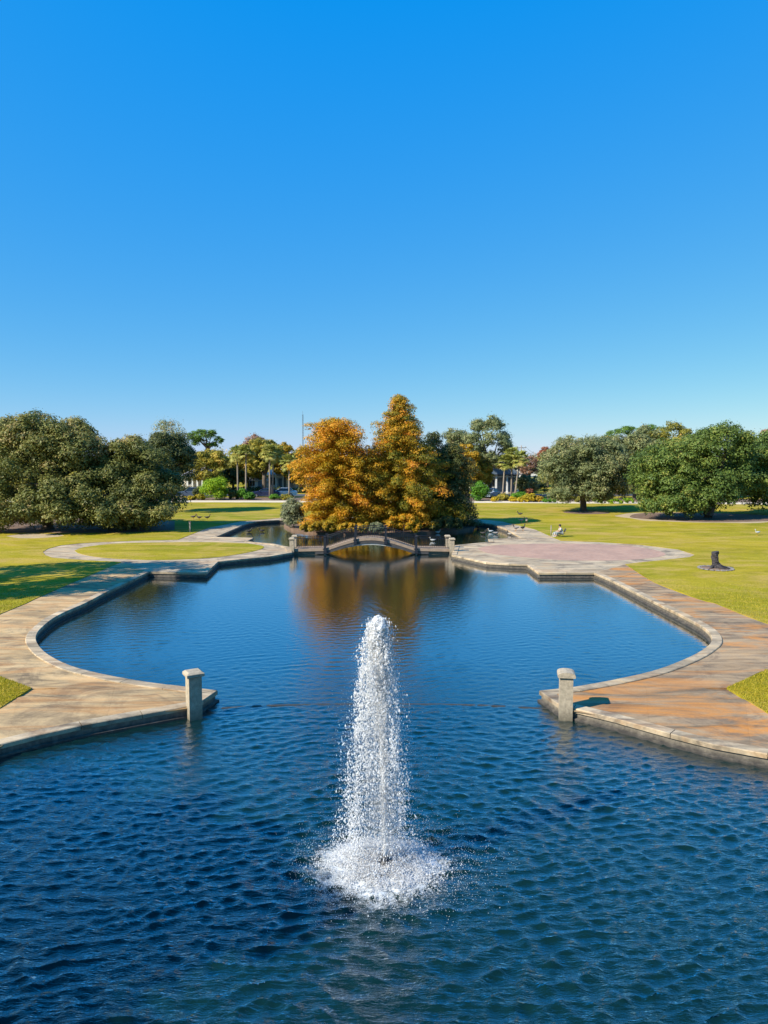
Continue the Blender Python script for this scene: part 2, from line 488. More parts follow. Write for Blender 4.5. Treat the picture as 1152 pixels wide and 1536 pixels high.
L_['green'] = leafmat('green_oak_leaves', [(0.0, (0.020, 0.042, 0.010)), (0.5, (0.054, 0.080, 0.014)), (0.8, (0.098, 0.118, 0.020)), (1.0, (0.16, 0.135, 0.03))], 0.28, 0.22, 2.3)
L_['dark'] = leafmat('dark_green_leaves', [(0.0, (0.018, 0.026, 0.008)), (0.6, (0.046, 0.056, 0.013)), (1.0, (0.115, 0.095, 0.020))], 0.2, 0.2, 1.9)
L_['orange'] = leafmat('orange_cypress_leaves', [(0.0, (0.075, 0.075, 0.006)), (0.32, (0.200, 0.140, 0.006)), (0.62, (0.350, 0.180, 0.008)), (0.88, (0.400, 0.150, 0.010)), (1.0, (0.32, 0.11, 0.02))], 0.35, 0.35, 1.95)
L_['goldgreen'] = leafmat('green_gold_cypress_leaves', [(0.0, (0.045, 0.062, 0.008)), (0.35, (0.130, 0.112, 0.009)), (0.62, (0.290, 0.165, 0.008)), (0.85, (0.420, 0.180, 0.010)), (1.0, (0.38, 0.13, 0.02))], 0.35, 0.35, 1.9)
L_['lime'] = leafmat('lime_leaves', [(0.0, (0.07, 0.14, 0.006)), (0.5, (0.20, 0.30, 0.012)), (1.0, (0.36, 0.40, 0.02))], 0.4, 0.15)
L_['bright'] = leafmat('bright_green_leaves', [(0.0, (0.03, 0.09, 0.008)), (0.5, (0.08, 0.19, 0.014)), (1.0, (0.16, 0.27, 0.03))], 0.35, 0.15)
L_['yellow'] = leafmat('yellow_leaves', [(0.0, (0.12, 0.12, 0.012)), (0.5, (0.33, 0.25, 0.014)), (1.0, (0.48, 0.30, 0.015))], 0.35, 0.2)
L_['olive'] = leafmat('olive_autumn_leaves', [(0.0, (0.055, 0.060, 0.012)), (0.5, (0.150, 0.130, 0.016)), (0.8, (0.225, 0.170, 0.022)), (1.0, (0.28, 0.16, 0.04))], 0.3, 0.25, 2.5)
L_['amber'] = leafmat('amber_leaves', [(0.0, (0.11, 0.09, 0.010)), (0.5, (0.28, 0.19, 0.012)), (1.0, (0.42, 0.20, 0.018))], 0.35, 0.25, 1.75)
L_['russet'] = leafmat('russet_leaves', [(0.0, (0.10, 0.06, 0.03)), (0.5, (0.19, 0.10, 0.06)), (1.0, (0.27, 0.16, 0.11))], 0.2, 0.2)
L_['pine'] = leafmat('pine_needles', [(0.0, (0.03, 0.06, 0.010)), (0.5, (0.07, 0.13, 0.016)), (1.0, (0.14, 0.20, 0.025))], 0.25, 0.15)
L_['palm'] = leafmat('palm_fronds', [(0.0, (0.06, 0.08, 0.018)), (0.5, (0.140, 0.150, 0.030)), (1.0, (0.24, 0.205, 0.055))], 0.25, 0.15, 2.1)
L_['greyshrub'] = leafmat('grey_green_leaves', [(0.0, (0.07, 0.085, 0.045)), (0.5, (0.15, 0.165, 0.085)), (1.0, (0.25, 0.235, 0.14))], 0.3, 0.2)
L_['redbrown'] = leafmat('red_brown_leaves', [(0.0, (0.10, 0.035, 0.02)), (0.5, (0.20, 0.075, 0.04)), (1.0, (0.28, 0.12, 0.06))], 0.3, 0.2)

# ------------------------------------------------------------------ ground plan
Z_PAVE, Z_LAWN, Z_COP = 0.285, 0.307, 0.325
basinL = smooth(PX([(324.5, 1037), (273.6, 1031), (213, 1023), (152, 1012), (106, 1000), (76, 985.6), (61, 974), (53, 961), (55, 950), (64, 940), (79, 928), (100, 917), (128, 905), (158, 889), (188, 875), (223, 858)]), 3)
basinL[0] = P(324.5, 1037)
capL = PX([(309, 859.5), (327, 842.5), (360, 839), (404, 835), (438, 829)])
farL = PX([(434, 821), (410, 816), (382, 813.5), (371, 812), (380, 807), (323, 806), (369, 786), (386, 782), (419, 780), (520, 778.5), (600, 778.5)])
farR = PX([(710, 783), (739, 787), (759.6, 794), (782, 806.6), (732.6, 809), (735, 813), (683, 818)])
capR = PX([(678, 832.5), (730, 844), (764, 846), (791, 847), (808.5, 859.4), (891, 859.4)])
basinR = smooth(PX([(891, 859.4), (916, 870), (948, 886), (990, 907), (1032, 928), (1055, 941), (1066, 951), (1069, 960.5), (1064, 968.6), (1045, 981.5), (1012.6, 996), (974, 1009), (925, 1020), (860.7, 1031.5), (810.7, 1037)]), 3)
poolR = PX([(846, 1062), (860.7, 1063), (919, 1077), (1006, 1101), (1070.6, 1117), (1152, 1131.6)])
poolL = PX([(0, 1117), (60, 1102), (122, 1088.5), (213, 1072), (283, 1059.5), (291, 1060)])
e0, e1 = poolR[-1], poolL[0]
pc = (0.0, 6.6)
def circ(a): return (pc[0] + 12.4 * math.cos(a), pc[1] + 12.4 * math.sin(a))
a0 = math.atan2(e0[1] - pc[1], e0[0] - pc[0]); a1 = math.atan2(e1[1] - pc[1], e1[0] - pc[0]) - 2 * math.pi
arc = [circ(a0 + (a1 - a0) * k / 34) for k in range(1, 34)]
POND = basinL + capL + farL + farR + capR + basinR[1:] + poolR + arc + poolL
POND = [POND[0]] + [p for q, p in zip(POND[:-1], POND[1:]) if math.dist(p, q) > 0.05]
ISLAND = PX([(426, 790), (440, 797), (470, 801), (520, 803), (577, 803.5), (615, 802), (651, 800), (685, 798), (709, 795), (713, 788), (690, 784), (600, 782.5), (500, 783), (440, 786)], 0.0)
out_l = [P(47, 1032), P(20, 1022), P(0, 1015), (-13.4, 22.8), (-15.0, 25.2), (-15.9, 27.6), P(0, 921), P(39, 905), P(52, 898.5), P(115, 871), P(182, 843)]
out_r = [P(938, 846), P(981.7, 873.6), P(1052.7, 900), P(1070.6, 904), P(1152, 936), (16.3, 25.6), (15.3, 23.0), (13.7, 21.6), P(1152, 1004), P(1120, 1018), P(1090, 1031.5)]
tri_l = [P(47, 1032)] + [P(20, 1022), P(0, 1015), (-13.4, 22.8), (-17.0, 20.5), (-15.2, 16.5), P(0, 1062)]
tri_r = [P(1090, 1031.5), P(1120, 1018), P(1152, 1004), (13.7, 21.6), (17.2, 19.5), (15.0, 15.2), P(1152, 1070)]
PROM_L = basinL[4:] + [P(182, 843)] + out_l[::-1][1:]
plazaL = PX([(64, 828), (68, 832.5), (78, 836.5), (125, 840), (182, 843), (223, 858), (309, 859.5), (327, 842.5), (360, 839), (404, 835), (438, 829), (434, 821), (410, 816), (382, 813.5), (371, 812), (380, 807), (323, 806), (369, 786), (386, 782), (419, 780), (520, 778.5), (600, 778.5), (600, 774), (419, 777), (360, 782), (312, 791.7), (267, 809.5), (200, 811), (156, 813), (120, 815), (91, 818), (72, 823)])
loopL = smooth(PX([(112, 826), (125, 821), (169, 815.6), (220, 814), (300, 813.2), (360, 814.5), (388, 817.5), (396, 821), (382, 826.5), (350, 832.5), (317, 836.5), (270, 839), (220, 839.6), (156, 836.5), (122, 831), (112, 826)]), 3)[:-1]
plazaR = PX([(678, 832.5), (730, 844), (764, 846), (791, 847), (808.5, 859.4), (891, 859.4), (938, 846), (999, 839.5), (1035, 835.6), (1042.5, 832), (1017, 824), (961, 817), (900, 813), (841, 811), (825, 804), (802.6, 794), (753, 782), (710, 777.5), (600, 774), (600, 778.5), (710, 783), (739, 787), (759.6, 794), (782, 806.6), (732.6, 809), (735, 813), (683, 818)])
brickE = smooth(PX([(717, 822), (730, 819), (753, 816.9), (820, 815), (900, 816), (960, 820.5), (997, 829), (987, 835.2), (936, 840), (860, 840.4), (809, 837.5), (741.6, 831), (722, 826), (717, 822)]), 3)[:-1]
# near wedges of paving between the round pool and the promenades (run on outside the frame)
a_l = math.atan2(poolL[0][1] - pc[1], poolL[0][0] - pc[0])
arcL = [circ(a_l + 0.07 * k) for k in range(14, 0, -1)]
outL = [(pc[0] + 15.6 * math.cos(a_l + 0.07 * k), pc[1] + 15.6 * math.sin(a_l + 0.07 * k)) for k in range(4, 15)]
wedgeL = basinL[:5] + [P(47, 1032), P(0, 1062)] + [(-13.3, 14.6)] + outL + arcL + poolL
arcR = [circ(a0 - 0.07 * k) for k in range(1, 15)]
outR = [(pc[0] + 15.6 * math.cos(a0 - 0.07 * k), pc[1] + 15.6 * math.sin(a0 - 0.07 * k)) for k in range(14, 3, -1)]
wedgeR = poolR + arcR + outR + [(13.2, 14.2), P(1152, 1070), P(1090, 1031.5)] + basinR[-5:]
promR_in = basinR[:-4]
PROM_R = promR_in + out_r[::-1]
mulchR = [(33.2 + (8.6 + .45 * math.sin(3 * t + 1) + .25 * math.sin(7 * t)) * math.cos(t), 74.5 + (6.2 + .3 * math.sin(4 * t) + .2 * math.sin(9 * t)) * math.sin(t)) for t in np.linspace(0, 2 * math.pi, 60)[:-1]]
mulchR2 = [(33.9 + 7.9 * math.cos(t) + .25 * math.sin(5 * t), 74.9 + 5.7 * math.sin(t) + .2 * math.sin(4 * t)) for t in np.linspace(0, 2 * math.pi, 40)[:-1]]
mulchRT = [(23.0 + 2.6 * math.cos(t), 80.5 + 2.4 * math.sin(t)) for t in np.linspace(0, 2 * math.pi, 20)[:-1]]
mulchL = PX([(-160, 800), (0, 799), (100, 799.5), (200, 799), (262, 795), (262, 781), (150, 777), (-160, 778)])
sandL = smooth(PX([(8, 804), (40, 800.5), (80, 801), (97, 803.5), (70, 806.5), (30, 807.5), (8, 804)]), 2)[:-1]
farpath = [(-140, 97.4), (-30, 97.6), (15, 96.0), (60, 92.5), (140, 90), (140, 94), (60, 96.6), (15, 100.3), (-30, 101.6), (-140, 101.5)]
bed = [(-140, 101.5), (-30, 101.6), (15, 100.3), (60, 96.6), (140, 94), (140, 100), (60, 104), (15, 108), (-30, 108.5), (-140, 108.5)]
street = [(-220, 111.0), (220, 111.0), (220, 118.0), (-220, 118.0)]
BIG = [(-900, -60), (900, -60), (900, 1600), (-900, 1600)]
REG = [('pond', POND), ('island', ISLAND), ('lawn', loopL), ('brick', brickE), ('lawn', tri_l), ('lawn', tri_r), ('walk_l', PROM_L), ('walk_l', wedgeL), ('walk_r', PROM_R), ('walk_r', wedgeR),
       ('pave', plazaL), ('pave', plazaR), ('bare', sandL), ('mulch', mulchRT), ('mulch', mulchR2), ('bare', mulchR), ('mulch', mulchL), ('sandpath', farpath), ('mulch', bed), ('asphalt', street)]
verts, edges = [], []
for _, poly in REG + [('lawn', BIG)]:
    b0 = len(verts)
    verts += [Vector(p) for p in poly]
    edges += [(b0 + i, b0 + (i + 1) % len(poly)) for i in range(len(poly))]
cv, ce, cf, _, _, _ = geometry.delaunay_2d_cdt(verts, edges, [], 0, 1e-4)
cv = np.array([tuple(v) for v in cv]); cf = np.array([tuple(f) for f in cf])
cen = cv[cf].mean(axis=1)
cls = np.full(len(cf), 'lawn', dtype=object)
done = np.zeros(len(cf), bool)
isl = inside(cen[:, 0], cen[:, 1], ISLAND)
for nm, poly in [REG[1]] + [REG[0]] + REG[2:]:
    k = inside(cen[:, 0], cen[:, 1], poly) & ~done
    cls[k] = nm; done |= k
def sheet(name, key, z, skirt, mat, kind='structure'):
    f = cf[cls == key]
    if len(f) == 0: return None
    used = np.unique(f); rem = -np.ones(len(cv), int); rem[used] = np.arange(len(used))
    V = [(a, b, z) for a, b in cv[used]]; F = [tuple(rem[t]) for t in f]
    if skirt:
        cnt = {}
        for t in F:
            for i in range(3):
                e = (t[i], t[(i + 1) % 3]); cnt[e] = 1
        n0 = len(V)
        V += [(a, b, z - skirt) for a, b in cv[used]]
        for (i, j) in list(cnt):
            if (j, i) not in cnt: F.append((j, i, n0 + i, n0 + j))
    o = link(name, mesh_py(name, V, F), mat)
    return tag(o, kind=kind)
lawn = sheet('lawn', 'lawn', Z_LAWN, 0.07, M['lawn'])
isl_o = sheet('island_ground', 'island', 0.22, 0.9, M['mulch'])
sheet('plaza_pavement', 'pave', Z_PAVE, 0.06, M['pave'])
sheet('brick_plaza', 'brick', Z_PAVE + 0.004, 0.05, M['brick'])
sheet('tree_ring_soil', 'bare', Z_PAVE + 0.006, 0.05, M['bare'])
sheet('mulch_bed', 'mulch', Z_PAVE, 0.05, M['mulch'])
sheet('sandy_path', 'sandpath', Z_PAVE, 0.05, M['sandpath'])
sheet('street', 'asphalt', 0.22, 0.03, M['asphalt'])
under_l = sheet('promenade_left', 'walk_l', Z_PAVE - 0.03, 0.06, M['walk_l'])
under_r = sheet('promenade_right', 'walk_r', Z_PAVE - 0.03, 0.06, M['walk_r'])

def slab(poly, mat, parent, z1=Z_PAVE, z0=Z_PAVE - 0.025, inset=0.007):
    p = np.array(poly); c = p.mean(axis=0)
    q = []
    for a in p:
        d = c - a; L = np.linalg.norm(d); q.append(tuple(a + d / L * inset * 1.4))
    ar = sum(q[i][0] * q[(i + 1) % len(q)][1] - q[(i + 1) % len(q)][0] * q[i][1] for i in range(len(q)))
    if ar < 0: q = q[::-1]
    z1 = z1 + random.uniform(-0.004, 0.004)
    MB().prism(q, z0, z1).build('paving_slab', mat, parent)
def strip(inner, outer, n, mat, parent):
    a, b = resample(inner, n * 3 + 1), resample(outer, n * 3 + 1)
    for i in range(n):
        k = i * 3
        slab([tuple(a[k + t]) for t in range(4)] + [tuple(b[k + t]) for t in (3, 2, 1, 0)], mat, parent)
strip(basinL[4:], smooth(out_l, 3), 19, M['walk_l'], under_l)
strip(promR_in, smooth(out_r, 3), 19, M['walk_r'], under_r)
def wedge_slabs(poolpts, inner, mat, parent, n):
    a, b = resample(poolpts, n * 2 + 1), resample(inner, n * 2 + 1)
    for i in range(n):
        k = i * 2
        slab([tuple(a[k + t]) for t in range(3)] + [tuple(b[k + t]) for t in (2, 1, 0)], mat, parent, inset=.0012)
wedge_slabs((arcL[-10:] + poolL), outL[:7][::-1] + [(-13.3, 14.6), P(0, 1062), P(47, 1032)] + basinL[4::-1], M['walk_l'], under_l, 6)
wedge_slabs((poolR + arcR[:10]), basinR[-5:][::-1] + [P(1090, 1031.5), P(1152, 1070), (13.2, 14.2)] + outR[::-1][:7], M['walk_r'], under_r, 6)

# ------------------------------------------------------------------ pond wall with coping stones
area = sum(POND[i][0] * POND[(i + 1) % len(POND)][1] - POND[(i + 1) % len(POND)][0] * POND[i][1] for i in range(len(POND)))
sgn = 1 if area > 0 else -1
pp = np.array(POND); nP = len(pp)
dd = np.roll(pp, -1, 0) - pp; dd /= np.linalg.norm(dd, axis=1)[:, None]
nrm = np.stack([dd[:, 1], -dd[:, 0]], 1) * sgn          # points away from the water
def mit(i):
    a, b = nrm[i - 1], nrm[i]
    m = a + b; m /= np.linalg.norm(m)
    return m / max(0.45, m @ a)
MIT = np.array([mit(i) for i in range(nP)])
bridge_gap = set()
for i in range(nP):
    a, b = pp[i], pp[(i + 1) % nP]
    for u, v in (((capL[-1]), farL[0]), (farR[-1], capR[0])):
        if math.dist(a, u) < .02 and math.dist(b, v) < .02: bridge_gap.add(i)
pond_wall = empty('pond_wall', (0, 0, 0)); tag(pond_wall, kind='structure')
wm = MB()
prof = [(0.03, -0.9), (0.03, 0.06), (0.0, 0.075)]
prof = [(-0.06, -0.9), (-0.06, 0.05), (0.025, 0.07), (0.025, 0.20), (0.30, 0.20)]
for i in range(nP):
    j = (i + 1) % nP
    V = [(*(pp[i] + MIT[i] * o), z) for o, z in prof] + [(*(pp[j] + MIT[j] * o), z) for o, z in prof]
    k = len(prof)
    wm.add(V, [(t, t + 1, k + t + 1, k + t) for t in range(k - 1)])
wm.build('wall_face', M['wall'], pond_wall)
cprof = [(0.0, 0.192), (-0.03, 0.205), (-0.03, Z_COP - 0.02), (-0.012, Z_COP), (0.30, Z_COP), (0.32, Z_COP - 0.018), (0.32, 0.24)]
run = [0]
def stone(idx):
    pts = [(pp[i], MIT[i]) for i in idx]
    # pull the ends in to leave a joint
    d0 = pts[1][0] - pts[0][0]; d1 = pts[-2][0] - pts[-1][0]
    L0, L1 = np.linalg.norm(d0), np.linalg.norm(d1)
    rows = []
    dz = random.uniform(-0.004, 0.004)
    for t, (p, m) in enumerate(pts):
        s = d0 / L0 * 0.006 if t == 0 else (d1 / L1 * 0.006 if t == len(pts) - 1 else 0)
        s = s * 1.6 if isinstance(s, np.ndarray) else s
        rows.append([(*(p + m * o + s), z + (dz if z > .25 else 0)) for o, z in cprof])
    k = len(cprof); V = [v for r in rows for v in r]; F = []
    for r in range(len(rows) - 1):
        for t in range(k):
            u = (t + 1) % k
            F.append((r * k + t, r * k + u, (r + 1) * k + u, (r + 1) * k + t))
    F.append(tuple(range(k))[::-1]); F.append(tuple((len(rows) - 1) * k + t for t in range(k)))
    link('coping_stone', mesh_py('coping_stone', V, F), M['coping'], pond_wall)
# densify long straights first
npp, nm2 = [], []
cur, L = [0], 0.0
dense_p, dense_m, corner = [], [], []
for i in range(nP):
    j = (i + 1) % nP
    seg = np.linalg.norm(pp[j] - pp[i]); n = max(1, int(seg // 1.2))
    for t in range(n):
        f = t / n
        dense_p.append(pp[i] * (1 - f) + pp[j] * f)
        dense_m.append(MIT[i] if t == 0 else nrm[i])
        corner.append(t == 0 and (nrm[i - 1] @ nrm[i]) < 0.9)
pp2, MIT2 = np.array(dense_p), np.array(dense_m)
pp, MIT = pp2, MIT2
nP = len(pp)
idx, L = [0], 0.0
for i in range(nP):
    j = (i + 1) % nP
    idx.append(j); L += np.linalg.norm(pp[j] - pp[i])
    far = pp[j][1] > 46
    if L > (2.4 if far else 1.25) or corner[j] or j == 0:
        stone(idx); idx, L = [j], 0.0

sp = resample(smooth([P(300, 1064, 0), P(420, 1057.5, 0), P(568, 1056, 0), P(715, 1057.5, 0), P(835, 1064, 0)], 6), 40)
m = MB(); Vv = [(x, y + o, z) for x, y in sp for o, z in ((-.05, -.4), (-.05, .002), (.05, .002), (.05, -.4))]
m.add(Vv, [(i * 4 + k, (i + 1) * 4 + k, (i + 1) * 4 + k + 1, i * 4 + k + 1) for i in range(len(sp) - 1) for k in range(3)])
m.build('sill', M['wall'], pond_wall)
# ------------------------------------------------------------------ water
FX, FY = P(578, 1300, 0.0)
def axis(lo, hi, f):
    out = [lo]
    while out[-1] < hi: out.append(out[-1] + f(out[-1]))
    return np.array(out)
ys = axis(-7.0, 76.0, lambda y: 0.25 if y < 7.5 else (0.043 if y < 18 else 0.043 + (y - 18) * 0.006))
xs = axis(-16.5, 16.5, lambda x: 0.062 if abs(x) < 9.5 else 0.12)
gx, gy = np.meshgrid(xs, ys)
h = np.zeros_like(gx)
wr = np.random.default_rng(5)
wx = gx + 0.25 * np.sin(gy * 0.9 + 0.6 * np.sin(gx * .5)) + 0.12 * np.sin(gx * 1.7 + gy * 1.1)
wy = gy + 0.22 * np.sin(gx * 0.8 + 1.3 * np.sin(gy * .35)) + 0.10 * np.sin(gx * 2.1 - gy * 1.5 + 1)
hx, hy = np.zeros_like(gx), np.zeros_like(gx)
def wave(ph, cx_, cy_, amp, q=1.25):
    global h, hx, hy
    h = h + amp * np.sin(ph)
    c_ = q * amp * np.cos(ph)
    hx = hx + c_ * cx_; hy = hy + c_ * cy_
for k in range(72):
    lam = 0.11 * (4.4 ** (wr.random() ** 1.1))
    ang = R(-90) + wr.normal(0, 0.55) + (R(22) if k % 2 else R(-16))
    kk = 2 * math.pi / lam
    ph = kk * (wx * math.cos(ang) + wy * math.sin(ang)) + wr.random() * 6.28
    gate = 0.5 + 0.5 * np.sin(gx * wr.uniform(.3, 1.3) + gy * wr.uniform(.3, 1.3) + wr.random() * 6)
    wave(ph, math.cos(ang), math.sin(ang), 0.0060 * lam ** 0.74 * gate)
calm = np.interp(gy, [9, 14, 18.9, 19.5, 24, 32, 46, 76], [1.5, 1.2, 0.85, 0.42, 0.34, 0.22, 0.13, 0.10])
h = h * calm; hx = hx * calm; hy = hy * calm
# rings running out from the falling water
rr = np.hypot(gx - FX, gy - FY); aa = np.arctan2(gy - FY, gx - FX)
ux, uy = (gx - FX) / (rr + .05), (gy - FY) / (rr + .05)
wob = 0.5 * np.sin(aa * 3) + 0.3 * np.sin(aa * 7 + 1)
reach = np.interp(gy, [18.9, 19.5, 34], [1, .42, .05])
for k in range(16):
    lam = wr.uniform(.20, .60)
    jit = sum(wr.uniform(.02, .09) * np.sin(aa * m_ + wr.random() * 6 + rr * wr.uniform(-.6, .6)) for m_ in (2, 5, 9, 14, 23))
    gate = 0.5 + 0.5 * np.sin(rr * wr.uniform(.4, 1.4) + aa * wr.integers(1, 6) + wr.random() * 6)
    am = 0.0150 * lam ** .9 * gate * (np.exp(-rr / 6.5) + 0.25 * np.exp(-rr / 1.5)) * np.clip(rr / .6, 0, 1) * reach
    wave((rr + jit) * 2 * math.pi / lam + wr.random() * 6, ux, uy, am, 1.1)
foam = 0.80 * np.clip(1.36 - np.hypot((gx - FX + 0.08) / 1.2, (gy - FY) / 1.0) * 0.95 , 0, 1)
foam = np.clip(foam + 0.06 * wob * (rr < 2), 0, 1)
V = np.stack([gx + hx, gy + hy, h], -1).reshape(-1, 3)
ny, nx = gx.shape
ii = (np.arange(ny - 1)[:, None] * nx + np.arange(nx - 1)[None, :]).ravel()
F = np.stack([ii, ii + 1, ii + nx + 1, ii + nx], 1)
cxy = V[F].mean(axis=1)
# keep what lies in the pond, with a margin under the walls
keep = inside(cxy[:, 0], cxy[:, 1], POND)
for ox, oy in ((.3, 0), (-.3, 0), (0, .3), (0, -.3)):
    keep |= inside(cxy[:, 0] + ox, cxy[:, 1] + oy, POND)
F = F[keep]
used = np.unique(F); rem = np.zeros(len(V), np.int64); rem[used] = np.arange(len(used))
tag(link('water', mesh_np('water', V[used], rem[F], True, {'foam': foam.ravel()[used]}), M['water']), kind='structure')

# ------------------------------------------------------------------ pillars at the water gate
def pillar(label, x, y, rz, group, round_cap=False, h=1.28, w=0.34, cat='pillar'):
    r = empty('stone_pillar', (x, y, 0), rz)
    tag(r, label, cat, group)
    MB().box((0, 0, (h - 0.12 - 0.5) / 2), (w, w, h - 0.12 + 0.5), bev=0.012).build('shaft', M['pillar'], r)
    if round_cap:
        c = MB(); cw = w * 0.66
        prof_ = [(-cw, 0.0), (-cw, 0.07)] + [(-cw * math.cos(t), 0.07 + 0.075 * math.sin(t)) for t in (0.4, 0.8, 1.2, 1.57, 1.94, 2.34, 2.74)] + [(cw, 0.07), (cw, 0.0)]
        n = len(prof_)
        Vv = [(a, -cw, h - 0.12 + b) for a, b in prof_] + [(a, cw, h - 0.12 + b) for a, b in prof_]
        Ff = [tuple(range(n)), tuple(range(n, 2 * n))[::-1]] + [(i, n + i, n + (i + 1) % n, (i + 1) % n) for i in range(n)]
        c.add(Vv, Ff); c.build('cap', M['pillar'], r)
    else:
        c = MB().box((0, 0, h - 0.06 - 0.02), (w * 1.36, w * 1.36, 0.08), bev=0.01)
        c.box((0, 0, h - 0.015), (w * 1.36, w * 1.36, 0.05), taper=0.72)
        c.build('cap', M['pillar'], r)
    return r
x, y = P(291, 1078, 0.0); pillar('weathered grey concrete pillar with flat cap standing in the water at the left paved point', x, y + 0.04, R(31), 'pillars at the water gate', False)
x, y = P(848, 1078, 0.0); pillar('sunlit beige concrete pillar with rounded cap standing in the water at the right paved point', x, y + 0.0, R(-10), 'pillars at the water gate', True)
for lab, px_, Y in (('near left stone pillar at the left foot of the arched bridge', -6.36, 48.75), ('far left stone pillar just behind the bridge railing at its left foot', -6.36, 50.25), ('near right stone pillar at the right foot of the arched bridge', 4.68, 48.55), ('far right stone pillar just behind the bridge railing at its right foot', 4.52, 50.25)):
    pillar(lab, px_, Y, 0, 'pillars at the feet of the bridge', False, 1.2, 0.30)

# ------------------------------------------------------------------ arched footbridge
def deck_z(x):
    c = -0.93
    t = abs(x - c)
    if t < 3.15: return 0.43 + 0.74 * (math.cos(t / 3.15 * math.pi / 2) ** 1.15)
    return 0.43 - 0.05 * (t - 3.15) / 2.4
bridge = empty('arched_footbridge', (-0.93, 49.5, 0))
tag(bridge, 'low arched footbridge with black railings crossing the channel before the orange trees', 'bridge')
bx0, bx1, by0, by1 = -6.2, 4.52, 48.85, 50.15
def W(v): return (v[0] + 0.93, v[1] - 49.5, v[2])
xsb = np.linspace(bx0, bx1, 61)
# planks across the deck
for k in range(56):
    xa = bx0 + (bx1 - bx0) * k / 56 + 0.008; xb = bx0 + (bx1 - bx0) * (k + 1) / 56 - 0.008
    za, zb = deck_z(xa), deck_z(xb)
    Vv = [W((xa, by0 - .04, za - .05)), W((xb, by0 - .04, zb - .05)), W((xb, by1 + .04, zb - .05)), W((xa, by1 + .04, za - .05)), W((xa, by0 - .04, za)), W((xb, by0 - .04, zb)), W((xb, by1 + .04, zb)), W((xa, by1 + .04, za))]
    mb = MB().add(Vv, [(3, 2, 1, 0), (4, 5, 6, 7), (0, 1, 5, 4), (1, 2, 6, 5), (2, 3, 7, 6), (3, 0, 4, 7)])
    mb.build('plank', M['deckwood'], bridge)
def ribbon(z_top, z_bot, y0, y1, xs_, name, mat):
    m = MB(); Vv, Ff = [], []
    for xx in xs_:
        zt, zb = z_top(xx), z_bot(xx)
        Vv += [W((xx, y0, zt)), W((xx, y1, zt)), W((xx, y1, zb)), W((xx, y0, zb))]
    for i in range(len(xs_) - 1):
        for k in range(4):
            Ff.append((i * 4 + k, (i + 1) * 4 + k, (i + 1) * 4 + (k + 1) % 4, i * 4 + (k + 1) % 4))
    Ff += [(0, 1, 2, 3), tuple(len(Vv) - 4 + k for k in (3, 2, 1, 0))]
    m.add(Vv, Ff); return m.build(name, mat, bridge)
for yy in (by0, by1):
    s = -1 if yy == by0 else 1
    ribbon(lambda x: deck_z(x) + 0.03, lambda x: deck_z(x) - 0.16, yy + s * .045, yy + s * .10, xsb, 'edge_board', M['deckwood'])
    ribbon(lambda x: deck_z(x) - 0.162, lambda x: deck_z(x) - 0.37, yy + s * .02, yy + s * .07, xsb[8:-8], 'side_beam', M['steel'])
def arch_z(x):
    t = abs(x + 0.93) / 3.25
    return 0.0 + 0.72 * max(0, 1 - t ** 1.9)
xa_ = np.linspace(-0.93 - 3.2, -0.93 + 3.2, 33)
for yy in (by0 - .03, by1 - .12):
    ribbon(lambda x: max(arch_z(x) + 0.07, -0.1), lambda x: arch_z(x) - 0.03, yy, yy + 0.15, xa_, 'arch_rib', M['archpaint'])
post_x = [-4.07, -1.98, 0.12, 2.22]
for side, yy in ((0, by0), (1, by1)):
    for px_ in post_x:
        dz = deck_z(px_)
        m = MB()
        yo = yy + (-.13 if side == 0 else .13)
        m.box(W((px_, yo, dz + 0.22)), (0.15, 0.15, 1.15), bev=0.02)
        m.box(W((px_, yo, dz + 0.83)), (0.19, 0.19, 0.07), bev=0.015)
        m.box(W((px_, yo, dz - 0.22)), (0.22, 0.2, 0.26), bev=0.03)
        m.box(W((px_, yo, dz - 0.02)), (0.30, 0.12, 0.10), bev=0.03)
        m.build('post', M['iron'], bridge)
    ends = [bx0] + post_x + [bx1]
    for a, b in zip(ends[:-1], ends[1:]):
        xs_ = np.linspace(a, b, 9)
        m = MB()
        m.tube([W((q, yy, deck_z(q) + 0.74)) for q in xs_], 0.022, 5)
        m.tube([W((q, yy, deck_z(q) + 0.10)) for q in xs_], 0.016, 5)
        m.build('rail', M['iron'], bridge)
        m = MB(); n = int((b - a) / 0.125)
        for k in range(1, n):
            q = a + (b - a) * k / n
            m.box(W((q, yy, deck_z(q) + 0.41)), (0.020, 0.020, 0.64))
        o = m.build('pickets', M['iron'], bridge); o['kind'] = 'stuff'
MB().box(W((-5.2, 49.5, 0.1)), (2.1, 1.2, 0.4)).build('abutment', M['pillar'], bridge)
MB().box(W((3.45, 49.5, 0.1)), (2.0, 1.2, 0.4)).build('abutment', M['pillar'], bridge)

